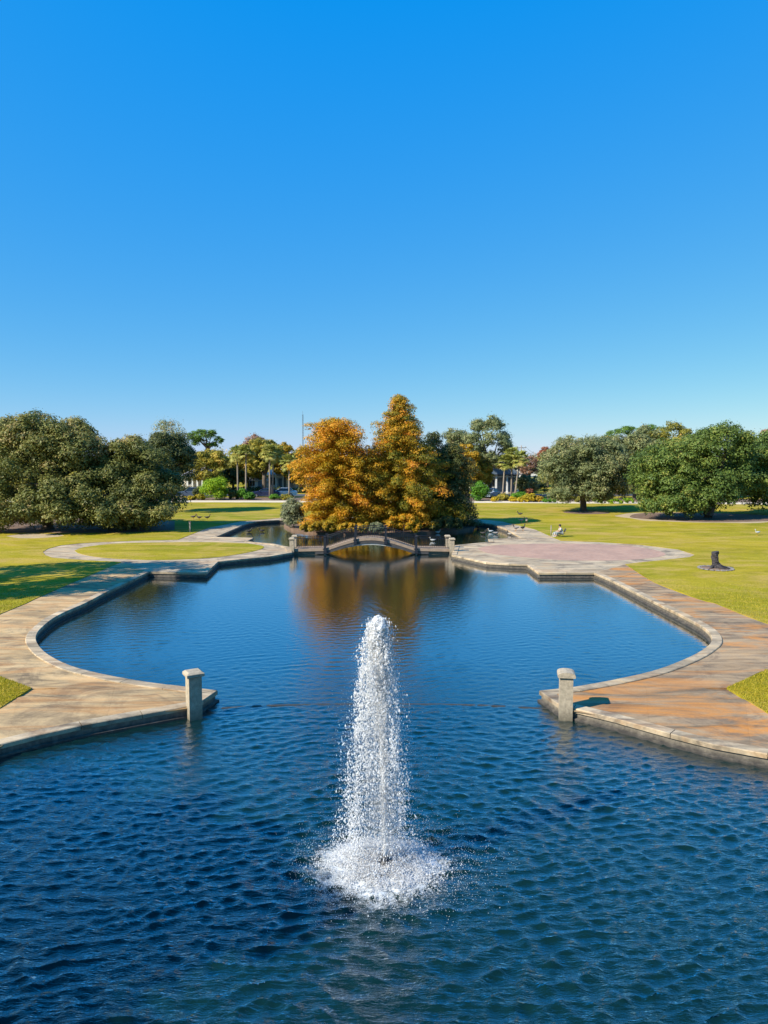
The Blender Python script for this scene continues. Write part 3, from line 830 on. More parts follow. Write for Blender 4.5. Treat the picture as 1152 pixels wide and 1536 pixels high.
# ------------------------------------------------------------------ foliage
def unit(n, g=rng):
    v = g.normal(size=(n, 3)); return v / np.linalg.norm(v, axis=1)[:, None]
def leaf_mesh(name, C, N, size, tint, aspect=0.55, g=rng, tri=False):
    n = len(C)
    r = g.normal(size=(n, 3))
    T = np.cross(N, r); T /= np.linalg.norm(T, axis=1)[:, None] + 1e-9
    B = np.cross(N, T)
    s = size[:, None] if hasattr(size, '__len__') else size
    if tri:
        V = np.stack([C + T * s * .62, C - T * s * .38 + B * s * .62 * aspect, C - T * s * .38 - B * s * .62 * aspect], 1)
        return mesh_np(name, V.reshape(-1, 3), np.arange(3 * n).reshape(n, 3), False, {'tint': np.repeat(np.clip(tint, 0, 1), 3)})
    V = np.empty((n, 4, 3))
    V[:, 0] = C + T * s * .5; V[:, 1] = C + B * s * .5 * aspect; V[:, 2] = C - T * s * .5; V[:, 3] = C - B * s * .5 * aspect
    return mesh_np(name, V.reshape(-1, 3), np.arange(4 * n).reshape(n, 4), False, {'tint': np.repeat(np.clip(tint, 0, 1), 4)})
def clumps_leaves(CC, CR, n, flat=0.8, fuzz=0.25, tint0=None, jitter=0.16, up=0.35):
    """leaves on the outside of many leaf clumps"""
    w = CR ** 2; w = w / w.sum()
    k = rng.choice(len(CC), n, p=w)
    d = unit(n); d[:, 2] = np.abs(d[:, 2]) * np.where(rng.random(n) < 0.78, 1, -1)
    rad = CR[k] * (0.55 + 0.45 * rng.random(n) ** 0.5) * (1 + fuzz * np.maximum(0, rng.normal(size=n)))
    sc = np.array([1, 1, flat])
    C = CC[k] + d * rad[:, None] * sc
    N = d + 0.6 * unit(n) + np.array([0, 0, up]); N /= np.linalg.norm(N, axis=1)[:, None]
    t = (tint0[k] if tint0 is not None else 0.45) + rng.normal(0, jitter, n)
    return C, N, t
def dome_clumps(c, rad, n, cr, zmin=-1.0, rough=0.12, fill=0.25):
    """crown of rounded lobes with creases between them; each lobe carries smaller leaf clumps"""
    rad = np.array(rad, float); c = np.array(c, float)
    nl = max(5, int(n / 6.5))
    LR = min(cr * 1.55, .55 * rad.min())
    i = np.arange(nl * 3) + .5
    ph = np.arccos(1 - 2 * i / len(i)); th = math.pi * (1 + 5 ** .5) * i + rng.random() * 6
    d = np.stack([np.cos(th) * np.sin(ph), np.sin(th) * np.sin(ph), np.cos(ph)], 1) + rng.normal(0, .13, (len(i), 3))
    d /= np.linalg.norm(d, axis=1)[:, None]
    d = d[d[:, 2] > zmin]
    d = d[rng.permutation(len(d))[:max(nl, int(len(d) * .75))]]
    k = np.where(rng.random(len(d)) < fill, rng.uniform(.45, .8, len(d)), rng.uniform(.90, 1.08, len(d)))
    LC = c + d * np.maximum(rad - LR, .2) * k[:, None]
    lr = LR * rng.uniform(.7, 1.25, len(d)); lt = rng.normal(0, .11, len(d))
    per = max(4, int(round(n * 2.1 / len(d))))
    w = np.repeat(np.arange(len(d)), per)
    e = unit(len(w)) + d[w] * .75 + np.array([0, 0, .25]); e /= np.linalg.norm(e, axis=1)[:, None]
    CC = LC[w] + e * (lr[w] * rng.uniform(.55, .95, len(w)))[:, None] * np.array([1, 1, .85])
    CR = cr * rng.uniform(.40, .78, len(w))
    return CC, CR, lt[w]
def trunk_mesh(base, h, r, targets, lean=(0, 0), fork=0.45, n=7):
    m = MB()
    top = Vector((base[0] + lean[0], base[1] + lean[1], base[2] + h * fork))
    b = Vector(base)
    pts = [b + Vector((0, 0, -0.15)), b + Vector((0, 0, 0.25)), b.lerp(top, .55) + Vector((random.uniform(-.1, .1), random.uniform(-.1, .1), 0)), top]
    m.tube(pts, [r * 1.5, r * 1.08, r * .9, r * .75], n)
    for t in targets:
        t = Vector(t)
        mid = top.lerp(t, .5) + Vector((random.uniform(-.3, .3), random.uniform(-.3, .3), random.uniform(0, .5)))
        m.tube([b.lerp(top, random.uniform(.72, .98)), mid, t], [r * .5, r * .27, r * .08], 5)
    return m
def tree(name, label, cat, group, base, parts, leaf, n_leaf, size, trunk_r=0.25, lean=(0, 0), fork=0.4, aspect=0.55, flat=0.8, fuzz=0.25, jitter=0.16, tshift=0.0, bark='bark', trunk=True, limbs=14, up=0.35):
    """parts: list of (centre offset from base, radii, clump count, clump size, zmin)"""
    r = empty(name, base); tag(r, label, cat, group)
    CC, CR, TT = [], [], []
    for p in parts:
        a, b, lt = dome_clumps(p[0], p[1], p[2], p[3], p[4] if len(p) > 4 else -0.5)
        CC.append(a); CR.append(b)
        TT.append(np.clip(rng.normal(0.42 + tshift + (p[5] if len(p) > 5 else 0), 0.10, len(a)) + lt, 0, 1))
    CC = np.vstack(CC); CR = np.concatenate(CR); TT = np.concatenate(TT)
    CC[:, 2] = np.maximum(CC[:, 2], CR * .35)
    C, N, t = clumps_leaves(CC, CR, int(n_leaf * (1.6 if 40 < base[1] < 84 else 1.15)), flat, fuzz, TT, jitter, up)
    C[:, 2] = np.maximum(C[:, 2], 0.03 + 0.1 * rng.random(len(C)))
    link('crown', leaf_mesh('crown', C, N, size * .95 * rng.uniform(.6, 1.35, len(C)), t, aspect, tri=True), L_[leaf], r)
    if trunk:
        top = max(p[0][2] + p[1][2] for p in parts)
        tg = CC[rng.choice(len(CC), min(limbs, len(CC)), replace=False)]
        trunk_mesh((0, 0, 0), top, trunk_r, tg, lean, fork).build('trunk', M[bark], r)
    return r
G0 = Z_LAWN
def gp(x, y):                         # ground point under a place in the photograph
    a, b = P(x, y, G0); return (a, b, G0)
# --- live oaks on the left
OKL = 'spreading oaks left of the pond'
tree('oak_tree', 'huge dark olive oak at the left edge with branches down to the lawn', 'tree', OKL, gp(72, 793),
     [((0, 0, 4.3), (6.6, 4.6, 5.5), 200, 1.25, -0.85), ((1.0, -3.2, 2.2), (6.6, 2.4, 2.4), 90, 1.0, -.8, -.02), ((-1.2, -.5, 7.2), (3.6, 3.2, 3.3), 55, 1.1, -.2, .1), ((2.5, 0, 6.6), (3.2, 3, 3.3), 50, 1.1, -.2, .16), ((0.5, -4.0, 1.3), (6.5, 2.2, 1.8), 60, .95, -.3, .12)], 'oak', 80000, 0.20, 0.45)
tree('oak_tree', 'dark oak with greyish top on the right end of the left clump', 'tree', OKL, gp(205, 792),
     [((0, 0, 3.6), (4.4, 3.8, 4.8), 130, 1.15, -.85), ((0, -2.6, 1.8), (4.4, 2.0, 2.0), 60, .9, -.8), ((-1.0, 0, 6.2), (2.6, 2.4, 2.2), 30, .95, -.2, .15), ((0.3, -3.1, 1.2), (4.2, 1.8, 1.6), 40, .85, -.3, .05)], 'oak', 52000, 0.19, 0.38, tshift=-.02)
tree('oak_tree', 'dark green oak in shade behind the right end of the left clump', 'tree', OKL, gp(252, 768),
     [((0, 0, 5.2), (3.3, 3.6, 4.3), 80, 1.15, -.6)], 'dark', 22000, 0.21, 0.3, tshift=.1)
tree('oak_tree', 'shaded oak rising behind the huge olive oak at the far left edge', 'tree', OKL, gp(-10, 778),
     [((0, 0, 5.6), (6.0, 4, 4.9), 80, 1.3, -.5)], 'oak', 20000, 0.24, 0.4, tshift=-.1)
tree('tree', 'thin grey half bare tree showing above the left oaks', 'tree', None, (-32.5, 108, G0),
     [((0, 0, 8.6), (3.2, 3, 3.4), 40, .9, -.6)], 'greyoak', 3200, 0.22, 0.2, tshift=.3, fuzz=.8)
# --- shade trees outside the left of the frame, whose shadows fall on lawn and pool
tree('oak_tree', 'tall oak beside the left lawn, outside the picture, shading the promenade', 'tree', None, (-28.0, 31.6, G0),
     [((0, 0, 9.6), (7.4, 6.6, 3.8), 90, 1.3, -.6)], 'oak', 13000, 0.34, 0.4)
tree('oak_tree', 'tall oak on the left bank of the round pool, outside the picture', 'tree', None, (-19.9, 3.2, G0),
     [((0.0, 0, 10.4), (4.7, 4.3, 3.0), 90, 1.1, -.6)], 'oak', 20000, 0.34, 0.4)

# --- bald cypresses on the island
def cypress(label, base, H, Rm, leaf, n_br, n_leaf, size, prof, tshift=0.0, trunk_r=0.3, droop=0.35, group='autumn cypresses on the island'):
    r = empty('cypress_tree', base); tag(r, label, 'tree', group)
    CC, CR, TT = [], [], []
    m = MB()
    m.tube([(0, 0, -.2), (0, 0, .5), (.05, 0, H * .5), (0, 0, H * .97)], [trunk_r * 1.7, trunk_r, trunk_r * .6, .03], 8)
    for k in range(n_br):
        u = (k + random.random()) / n_br
        hh = H * (0.03 + 0.95 * u)
        Rr = Rm * prof(hh / H) * random.choice((random.uniform(.62, .95), random.uniform(.85, 1.2)))
        a = k * 2.39996 + random.uniform(-.5, .5)
        Rr *= 1 + .12 * math.sin(a * 2 + hh * 1.3) + .10 * math.sin(a * 3 - hh * 2.1 + H)
        tt = random.gauss(0.48, .17) + tshift
        nc = max(2, int(Rr / 0.42))
        tip = None
        for q in range(nc):
            f = (q + .9) / nc * .97
            if f < .3 and q > 0: continue
            x_, y_ = math.cos(a) * Rr * f, math.sin(a) * Rr * f
            z_ = hh + Rr * (0.18 * f - droop * f * f) + random.uniform(-.12, .12)
            CC.append((x_ + random.uniform(-.15, .15), y_ + random.uniform(-.15, .15), max(z_, .2)))
            CR.append(random.uniform(.34, .62) * (0.8 + 0.25 * min(1, Rr / 2)))
            TT.append(tt + random.gauss(0, .05) + .05 * f)
            tip = CC[-1]
        if tip and k % 2 == 0: m.tube([(0, 0, hh * .97), tuple(0.55 * t for t in tip[:2]) + (hh + .1 * Rr,), tip], [.06, .04, .012], 4)
    CC, CR, TT = np.array(CC), np.array(CR), np.array(TT)
    C, N, t = clumps_leaves(CC, CR, int(n_leaf * 1.75), 0.62, 0.25, TT, .12, .45)
    C[:, 2] = np.maximum(C[:, 2], 0.02 + .1 * rng.random(len(C)))
    link('crown', leaf_mesh('crown', C, N, size * .86 * rng.uniform(.6, 1.3, len(C)), t, 0.5, tri=True), L_[leaf], r)
    m.build('trunk', M['bark'], r)
    return r
def ip(x, y): a, b = P(x, y, 0.22); return (a, b, 0.22)
cypress('rounded orange cypress, left of the two tall autumn trees on the island', ip(503, 794), 9.8, 3.75, 'orange', 215, 66000, 0.17, lambda u: min(1.0, 0.86 + u * .4) if u < .5 else max(0.16, 1 - ((u - .5) / .52) ** 2.4) ** .62, 0.02, droop=.22)
cypress('tallest cypress with pointed green and gold top in the middle of the island', ip(600, 792), 12.0, 4.6, 'goldgreen', 290, 88000, 0.17, lambda u: max(0.05, min(1, 1.42 * (1 - u)) ** .82) if u > .3 else .88 + .35 * u, 0.0, .34, .25)
cypress('dark green rounded tree on the right end of the island', ip(674, 789), 7.7, 2.5, 'dark', 130, 42000, 0.16, lambda u: .95 if u < .5 else max(0.1, 1 - ((u - .5) / .5) ** 2) ** .6, 0.05, .25, .5, None)
cypress('slimmer dark green tree between the tall cypress and the dark right one', ip(648, 786), 8.8, 2.0, 'dark', 90, 22000, 0.16, lambda u: .95 if u < .4 else max(0.1, 1 - ((u - .4) / .6) ** 2) ** .6, 0.0, .2, .45, None)
def shrub(label, base, w, h, leaf, n, size, group=None, d=None, name='shrub', tshift=0.0, clump=None, fuzz=.35, cat='shrub'):
    d = d or w * .8
    cr = clump or max(.22, min(w, h) * .22)
    k = int(max(10, min(70, w * h * 3 / (cr * cr))))
    return tree(name, label, cat, group, base, [((0, 0, h * .42), (w / 2, d / 2, h * .58), k, cr, -.6)], leaf, n, size, max(.03, h * .02), fork=.25, limbs=7, tshift=tshift, fuzz=fuzz)
ISH = 'low growth along the island shore'
shrub('grey green feathery shrub at the left tip of the island', ip(441, 791), 2.4, 2.7, 'greyshrub', 7000, 0.15, ISH)
shrub('low yellow green bush on the island shore under the left orange cypress', ip(480, 799), 3.4, 1.1, 'amber', 6000, 0.14, ISH, 1.2)
shrub('low golden bush on the island shore left of the arch', ip(530, 800), 2.8, 1.0, 'amber', 5000, 0.14, ISH, 1.2, tshift=.1)
shrub('bright orange low bush on the island shore right of the arch', ip(606, 799.5), 3.0, 1.6, 'orange', 6000, 0.14, ISH, 1.3, tshift=.1)
shrub('dark green low bush on the island shore at the right', ip(668, 796), 3.2, 1.3, 'dark', 6000, 0.14, ISH, 1.3)
shrub('grey leafed low bush on the shore behind the crown of the arch', ip(566, 801), 1.4, 1.0, 'greyshrub', 2500, 0.12, ISH, 1.0)
# --- oaks on the right
OKR = 'spreading oaks right of the pond'
tree('oak_tree', 'round grey green oak on a short bare trunk left of the big right oaks', 'tree', OKR, gp(875, 766),
     [((0, 0, 4.9), (5.7, 4.7, 4.1), 260, .85, -.9), ((0, 0, 4.2), (4.4, 3.6, 3.0), 60, 1.1, -.9, -.1), ((0, -1.6, 2.3), (4.8, 3.6, 1.5), 80, .75, -.9, -.08)], 'greyoak', 62000, 0.19, 0.36, fuzz=.55, tshift=.04)
tree('oak_tree', 'big lush green oak with skirts near the ground behind the carved stump', 'tree', OKR, gp(1062, 776),
     [((-1.9, .3, 4.4), (6.2, 4.8, 4.6), 165, 1.25, -.75), ((0.6, 0, 7.2), (3.6, 3.2, 2.7), 50, 1.1, -.2), ((-4.4, -1.2, 2.6), (3.6, 3.2, 2.5), 60, 1.05, -.9), ((-1.6, -2.4, 2.0), (3.6, 2.4, 1.8), 55, .95, -.9), ((-4.6, -1.8, 1.3), (3.2, 2.2, 1.2), 40, .8, -.9), ((3.6, -.4, 3.6), (2.4, 2.4, 1.8), 30, 1.0, -.8)], 'green', 62000, 0.21, 0.5, lean=(.8, 0), tshift=.03)
tree('oak_tree', 'wide green oak cut by the right edge of the picture', 'tree', OKR, gp(1165, 770),
     [((0, 0, 5.0), (6.4, 4.8, 4.6), 170, 1.25, -.8), ((-3.6, -1.5, 3.0), (3.8, 3, 2.4), 60, 1.0, -.8), ((-3.2, -1.0, 6.2), (3.4, 3, 2.8), 45, 1.1, -.5)], 'green', 46000, 0.23, 0.45, tshift=.06)
tree('oak_tree', 'olive oak filling the gap behind the round grey oak and the lush one', 'tree', OKR, (36.5, 103, G0),
     [((0, 0, 5.6), (7.0, 4, 5.0), 120, 1.2, -.95)], 'greyoak', 26000, 0.27, 0.4, tshift=.06)
tree('oak_tree', 'olive brown oak topping the skyline over the lush right oak', 'tree', OKR, (43.5, 106, G0),
     [((0, 0, 7.0), (5.0, 4, 4.4), 70, 1.2, -.6)], 'olive', 16000, 0.27, 0.4, tshift=-.15)
tree('autumn_tree', 'yellow brown tree below the umbrella pine on the right', 'tree', None, (38.2, 116, G0),
     [((0, 0, 6.2), (5.0, 4, 4.0), 60, 1.2, -.6)], 'amber', 13000, 0.28, 0.3)

# --- pines
def pine(label, base, h, parts, leaf='pine', n=9000):
    r = empty('pine_tree', base); tag(r, label, 'tree', 'umbrella pines on the skyline')
    m = MB(); CCs, CRs = [], []
    for (x_, y_, z_), rd, k, cr in parts:
        a, b, _ = dome_clumps((x_, y_, z_), rd, k, cr, -.75, .1, .2)
        CCs.append(a); CRs.append(b)
    CC = np.vstack(CCs); CR = np.concatenate(CRs)
    m.tube([(0, 0, -.2), (0, 0, h * .45), (.2, 0, h * .75), (0, 0, h * .93)], [.3, .24, .18, .06], 7)
    for t in CC[rng.choice(len(CC), min(18, len(CC)), replace=False)]:
        m.tube([(.1, 0, h * random.uniform(.6, .82)), tuple(t * .6 + np.array([0, 0, h * .30])), tuple(t)], [.10, .06, .02], 4)
    m.build('trunk', M['bark'], r)
    C, N, t = clumps_leaves(CC, CR, n, .5, .3, np.full(len(CC), .5), .2, .5)
    link('crown', leaf_mesh('crown', C, N, .26 * rng.uniform(.6, 1.3, len(C)), t, .4), L_[leaf], r)
pb = D(310, 745, 128); pine('bright green umbrella pine above the autumn tree on the left', (pb.x, 128, G0), 11.2, [((-.4, 0, 9.9), (2.6, 2.2, 1.6), 40, .8), ((-1.9, 0, 8.9), (1.3, 1.4, 1.2), 14, .7), ((2.5, 0, 9.0), (.9, .9, .9), 8, .55), ((1.2, 0, 8.2), (1.0, 1.0, .7), 8, .5)])
pb = D(948, 745, 128); pine('flat topped umbrella pine on the right skyline', (pb.x, 128, G0), 11.6, [((-.4, 0, 10.4), (4.2, 3, 1.2), 44, .85), ((-4.2, 0, 9.3), (1.5, 1.4, .8), 10, .65), ((3.4, 0, 10.3), (2.6, 2, 1.6), 22, .85)], n=11000)

# --- background trees along the street
BG = 'trees along the street behind the park'
def far(name, label, x0, x1, ytop, Y, leaf, n, size=.26, bottom=.9, group=BG, tshift=0., fuzz=.35, tr=.25, cr=None, cnt=None):
    a, b, t = D(x0, 740, Y).x, D(x1, 740, Y).x, D(600, ytop, Y).z - G0
    w = b - a; rz = (t - bottom) / 2
    cr = cr or max(.6, min(w, rz * 2) * .14)
    cnt = cnt or int(min(130, max(36, 9 * w * rz / (cr * cr) * .30))); n = int(n * 1.35)
    return tree(name, label, 'tree', group, ((a + b) / 2, Y, G0), [((0, 0, bottom + rz), (w / 2, min(w / 2, 4.5), rz), cnt, cr, -.8)], leaf, n, size, tr, tshift=tshift, fuzz=fuzz, fork=.4)
far('autumn_tree', 'rounded tree turning yellow and rust above the lime bush', 288, 346, 668, 118, 'olive', 13000, tshift=.12)
far('tree', 'dark green tree beneath the rusty rounded tree, right of the lime bush', 328, 372, 700, 121, 'dark', 9000, bottom=1)
far('tree', 'olive yellow tree behind the pair of palms left of the island', 344, 402, 662, 124, 'olive', 13000, tshift=.05)
far('oak_tree', 'broad olive oak with dark forked trunk standing left of the island', 366, 428, 656, 120, 'olive', 15000, bottom=3.2, tr=.4)
far('autumn_tree', 'golden yellow tree close behind the left side of the island', 408, 448, 664, 126, 'amber', 11000)
far('tree', 'green topped tree just left of the orange cypress', 432, 478, 668, 130, 'olive', 9000, tshift=-.1)
far('tree', 'small twiggy grey tree poking above the olive trees', 366, 400, 652, 134, 'russet', 2500, bottom=6, fuzz=.8, tshift=.2)
far('tall_tree', 'tall loose grey green tree right of the island, highest on the right skyline', 692, 776, 624, 112, 'greyoak', 16000, .25, 3.0, tshift=.0, tr=.35, fuzz=.6, cr=.95, cnt=75)
far('tree', 'sparse grey green treetop left of the tall loose tree', 664, 706, 640, 122, 'greyoak', 5000, .24, 7.0, fuzz=.8, tshift=.1)
far('autumn_tree', 'orange yellow tree peeping out right of the dark island tree', 680, 722, 664, 108, 'amber', 8000, tshift=.12)
far('tree', 'yellow green drooping tree right of the orange peeping one', 700, 740, 684, 110, 'olive', 8000, tshift=.1)
far('tree', 'dark green tree behind the three palms', 736, 776, 684, 124, 'dark', 9000, tshift=.15)
far('tree', 'bare pinkish tree between the palms and the round grey oak', 772, 812, 682, 128, 'russet', 5000, .2, 2.0, fuzz=.7)
far('tree', 'grey green small tree under the bare pinkish tree', 774, 812, 708, 108, 'greyoak', 6000, .22, .6)
far('autumn_tree', 'orange red treetop beside the round grey oak', 806, 836, 670, 140, 'redbrown', 4000, .24, 5.0, tshift=.15)
far('tree', 'green tree on the skyline left of the lush oak', 832, 880, 668, 140, 'olive', 6000, .28, 3.0, tshift=-.1)
far('tree', 'olive green tree on the far right skyline by the frame edge', 1090, 1180, 650, 120, 'olive', 12000, .27, 2.0, tshift=-.2)
far('autumn_tree', 'brownish treetop at the right edge above the wide oak', 1140, 1180, 636, 130, 'russet', 4000, .26, 6.0, tshift=.2)
far('tree', 'green tree far behind the left oaks near the porch house', 258, 300, 668, 134, 'dark', 9000, .26, 2.0, tshift=.25)
for lab, x0, x1, yt, Y, lf in (('dark clipped hedge across the street behind the left oaks and porch house', 225, 300, 733, 120.5, 'dark'), ('dark hedge across the street left of the island', 340, 470, 735, 120.5, 'dark'),
        ('dark hedge across the street right of the blue house', 776, 900, 722, 120.5, 'dark'), ('dark green hedge across the street behind the round grey oak and the lush oak', 880, 1010, 715, 121, 'oak'), ('dark green hedge across the street at the right edge of the picture', 1000, 1190, 718, 121, 'oak')):
    a, b, t = D(x0, 740, Y).x, D(x1, 740, Y).x, D(600, yt, Y).z - G0
    r = empty('hedge', ((a + b) / 2, Y, G0)); tag(r, lab, 'hedge', 'hedges across the street')
    k = int((b - a) * 5); CC = np.stack([rng.uniform(-(b - a) / 2, (b - a) / 2, k), rng.uniform(-.6, .6, k), rng.uniform(.2, t * .95, k) * (1 + .2 * np.sin(np.linspace(0, 40, k)))], 1)
    C, N, t_ = clumps_leaves(CC, rng.uniform(.4, .7, k), k * 90, .9, .25, rng.normal(.45, .12, k), .14)
    C[:, 2] = np.maximum(C[:, 2], .02)
    link('foliage', leaf_mesh('foliage', C, N, .26 * rng.uniform(.6, 1.3, len(C)), t_, tri=True), L_[lf], r)
    mm = MB()
    for q in range(int((b - a) / 2)): mm.tube([(-(b - a) / 2 + 2 * q + .5, 0, -.05), (-(b - a) / 2 + 2 * q + .6, .1, t * .7)], [.05, .02], 5)
    o = mm.build('stems', M['bark'], r); o['kind'] = 'stuff'
# far wood that reads as one mass
CC = []
for k in range(330):
    xx = random.uniform(-130, 130); CC.append((xx, random.uniform(150, 175), random.uniform(1.2, 6.2 + 1.2 * math.sin(xx * .13))))
CC = np.array(CC); CR = rng.uniform(1.4, 2.6, len(CC))
C, N, t = clumps_leaves(CC, CR, 42000, .8, .3, rng.normal(.35, .15, len(CC)), .15)
tag(link('distant_woodland', leaf_mesh('distant_woodland', C, N, .55 * rng.uniform(.6, 1.3, len(C)), t, tri=True), L_['olive']), 'hazy mixed wood filling the far background behind the street', 'woodland', None, 'stuff')

# --- palms
def palm_proto(h, lean, seed):
    random.seed(seed)
    r = empty('palm_tree', (0, 0, 0))
    m = MB(); m.tube([(0, 0, -.2), (lean * .2, 0, h * .3), (lean * .6, 0, h * .7), (lean, 0, h)], [.18, .125, .115, .14], 8)
    m.build('trunk', M['palmbark'], r)
    V, F, T = [], [], []
    for k in range(58):
        az = k * 2.4; el = random.uniform(-.8, 1.3); L = random.uniform(.55, .95)
        d = Vector((math.cos(az) * math.cos(el), math.sin(az) * math.cos(el), math.sin(el)))
        side = d.cross(Vector((0, 0, 1))).normalized(); upv = side.cross(d)
        hub = Vector((lean, 0, h)) + d * L
        tt = random.uniform(.2, .85) - (.0 if el > -.2 else -.25)
        for q in range(11):
            an = (q - 5) / 5 * 1.25
            dr = (d * math.cos(an) + side * math.sin(an)).normalized()
            ln = random.uniform(.75, 1.0) * (1 - .25 * abs(an) / 1.25)
            tip = hub + dr * ln + Vector((0, 0, -.28 * ln * random.uniform(.5, 1.4)))
            pw = dr.cross(upv).normalized() * .085
            mid = hub + dr * ln * .5 + upv * .03
            b = len(V)
            V += [hub, mid + pw, tip, mid - pw]; F.append((b, b + 1, b + 2, b + 3)); T += [tt] * 4
        b = len(V); st = Vector((lean, 0, h))
        V += [st + side * .02, hub + side * .012, hub - side * .012, st - side * .02]; F.append((b, b + 1, b + 2, b + 3)); T += [.7] * 4
    me = mesh_np('crown', np.array([tuple(v) for v in V]), np.array(F), False, {'tint': np.array(T)})
    link('crown', me, L_['palm'], r)
    return r
PALMS = [(357, 744, 671, 106, 0.0, 'thin palm, first of the pair beside the lime bush'), (369, 746, 668, 105, .1, 'pale trunked palm, second of the pair beside the lime bush'),
         (405, 747, 668, 105, .0, 'palm in front of the dark forked oak, paler of the close pair'), (408.5, 747, 672, 107, .25, 'palm hidden half behind its twin by the dark forked oak'),
         (434, 746, 683, 104, 0.0, 'short full palm nearest the left of the island'), (754, 742, 683, 105, .3, 'shortest palm of the three right of the island, by the blue house'),
         (767, 744, 672, 106, .0, 'middle straight palm of the three right of the island'), (772, 744, 677, 104, .75, 'leaning palm, rightmost of the three right of the island')]
for i, (px_, yb, yt, Y, ln, lab) in enumerate(PALMS):
    hgt = D(px_, yt, Y).z - G0 - 0.2
    o = palm_proto(hgt - .9, ln, 40 + i)
    o.location = (D(px_, yb, Y).x, Y, G0)
    tag(o, lab, 'palm', 'palms along the street')
random.seed(21)
# --- shrubs along the path
SB = 'shrubs in the bed along the far path'
def bedshrub(label, x0, x1, ytop, Y, leaf, n, size=.17, tshift=0.):
    a, b, t = D(x0, 748, Y).x, D(x1, 748, Y).x, D(600, ytop, Y).z - G0
    return shrub(label, ((a + b) / 2, Y, Z_PAVE), b - a, t, leaf, n, size, SB, None, 'shrub', tshift)
for args in [('large lime green bush beside the far path, brightest on the left', 303, 346, 715, 103, 'lime', 12000),
             ('low yellow bush in front of the blue grey parked car', 275, 292, 745, 102.5, 'yellow', 2500), ('low yellow green bush just left of the lime bush', 291, 308, 741, 102.6, 'yellow', 2500, .17, -.15),
             ('dark bush in front of the porch house', 288, 306, 731, 107, 'dark', 4000), ('dark green bush touching the right side of the lime bush', 342, 358, 735, 104, 'dark', 4000, .17, .15),
             ('bright green bush at the foot of the palm pair', 354, 372, 733, 104, 'bright', 5000), ('dark green rounded bush right of the palm pair', 366, 384, 737, 103, 'bright', 4500, .17, -.25),
             ('green bush right of the navy car', 404, 420, 741, 102.5, 'bright', 3500), ('olive brown bush between the navy car and the island', 420, 440, 741, 102.5, 'olive', 3500),
             ('bright green bush right of the dark island tree', 706, 734, 722, 101, 'bright', 8000), ('deep yellow low bush, first right of the bright green bush', 737, 748, 745, 99, 'yellow', 2000, .15, .15),
             ('rusty olive bush below the short palm', 744, 764, 740, 101, 'olive', 4000, .17, .1), ('golden ball shaped bush at the foot of the leaning palm', 764, 775, 745, 99, 'yellow', 2200, .15, .2),
             ('green bush behind the golden ball shaped bush', 768, 792, 737, 102, 'bright', 4000, .17), ('bright yellow flowering bush, widest of the yellow ones', 782, 806, 740, 98.5, 'yellow', 6000),
             ('small yellow bush left of the widest flowering one', 776, 786, 746, 98, 'yellow', 1800, .15, .1), ('red brown bush behind the yellow flowering bush', 788, 800, 731, 106, 'redbrown', 2500),
             ('amber bush right of the yellow flowering bush', 801, 816, 743, 98.5, 'amber', 2500), ('low green bush beneath the left side of the round grey oak', 814, 834, 748, 97.5, 'bright', 2500, .15),
             ('low yellow green hedge seen under the round grey oak at right', 892, 952, 747, 96.5, 'lime', 6000, .16, -.2), ('olive hedge in the bed behind the round grey oak', 836, 892, 744, 98.5, 'olive', 6000, .17, -.15)]:
    bedshrub(*args)

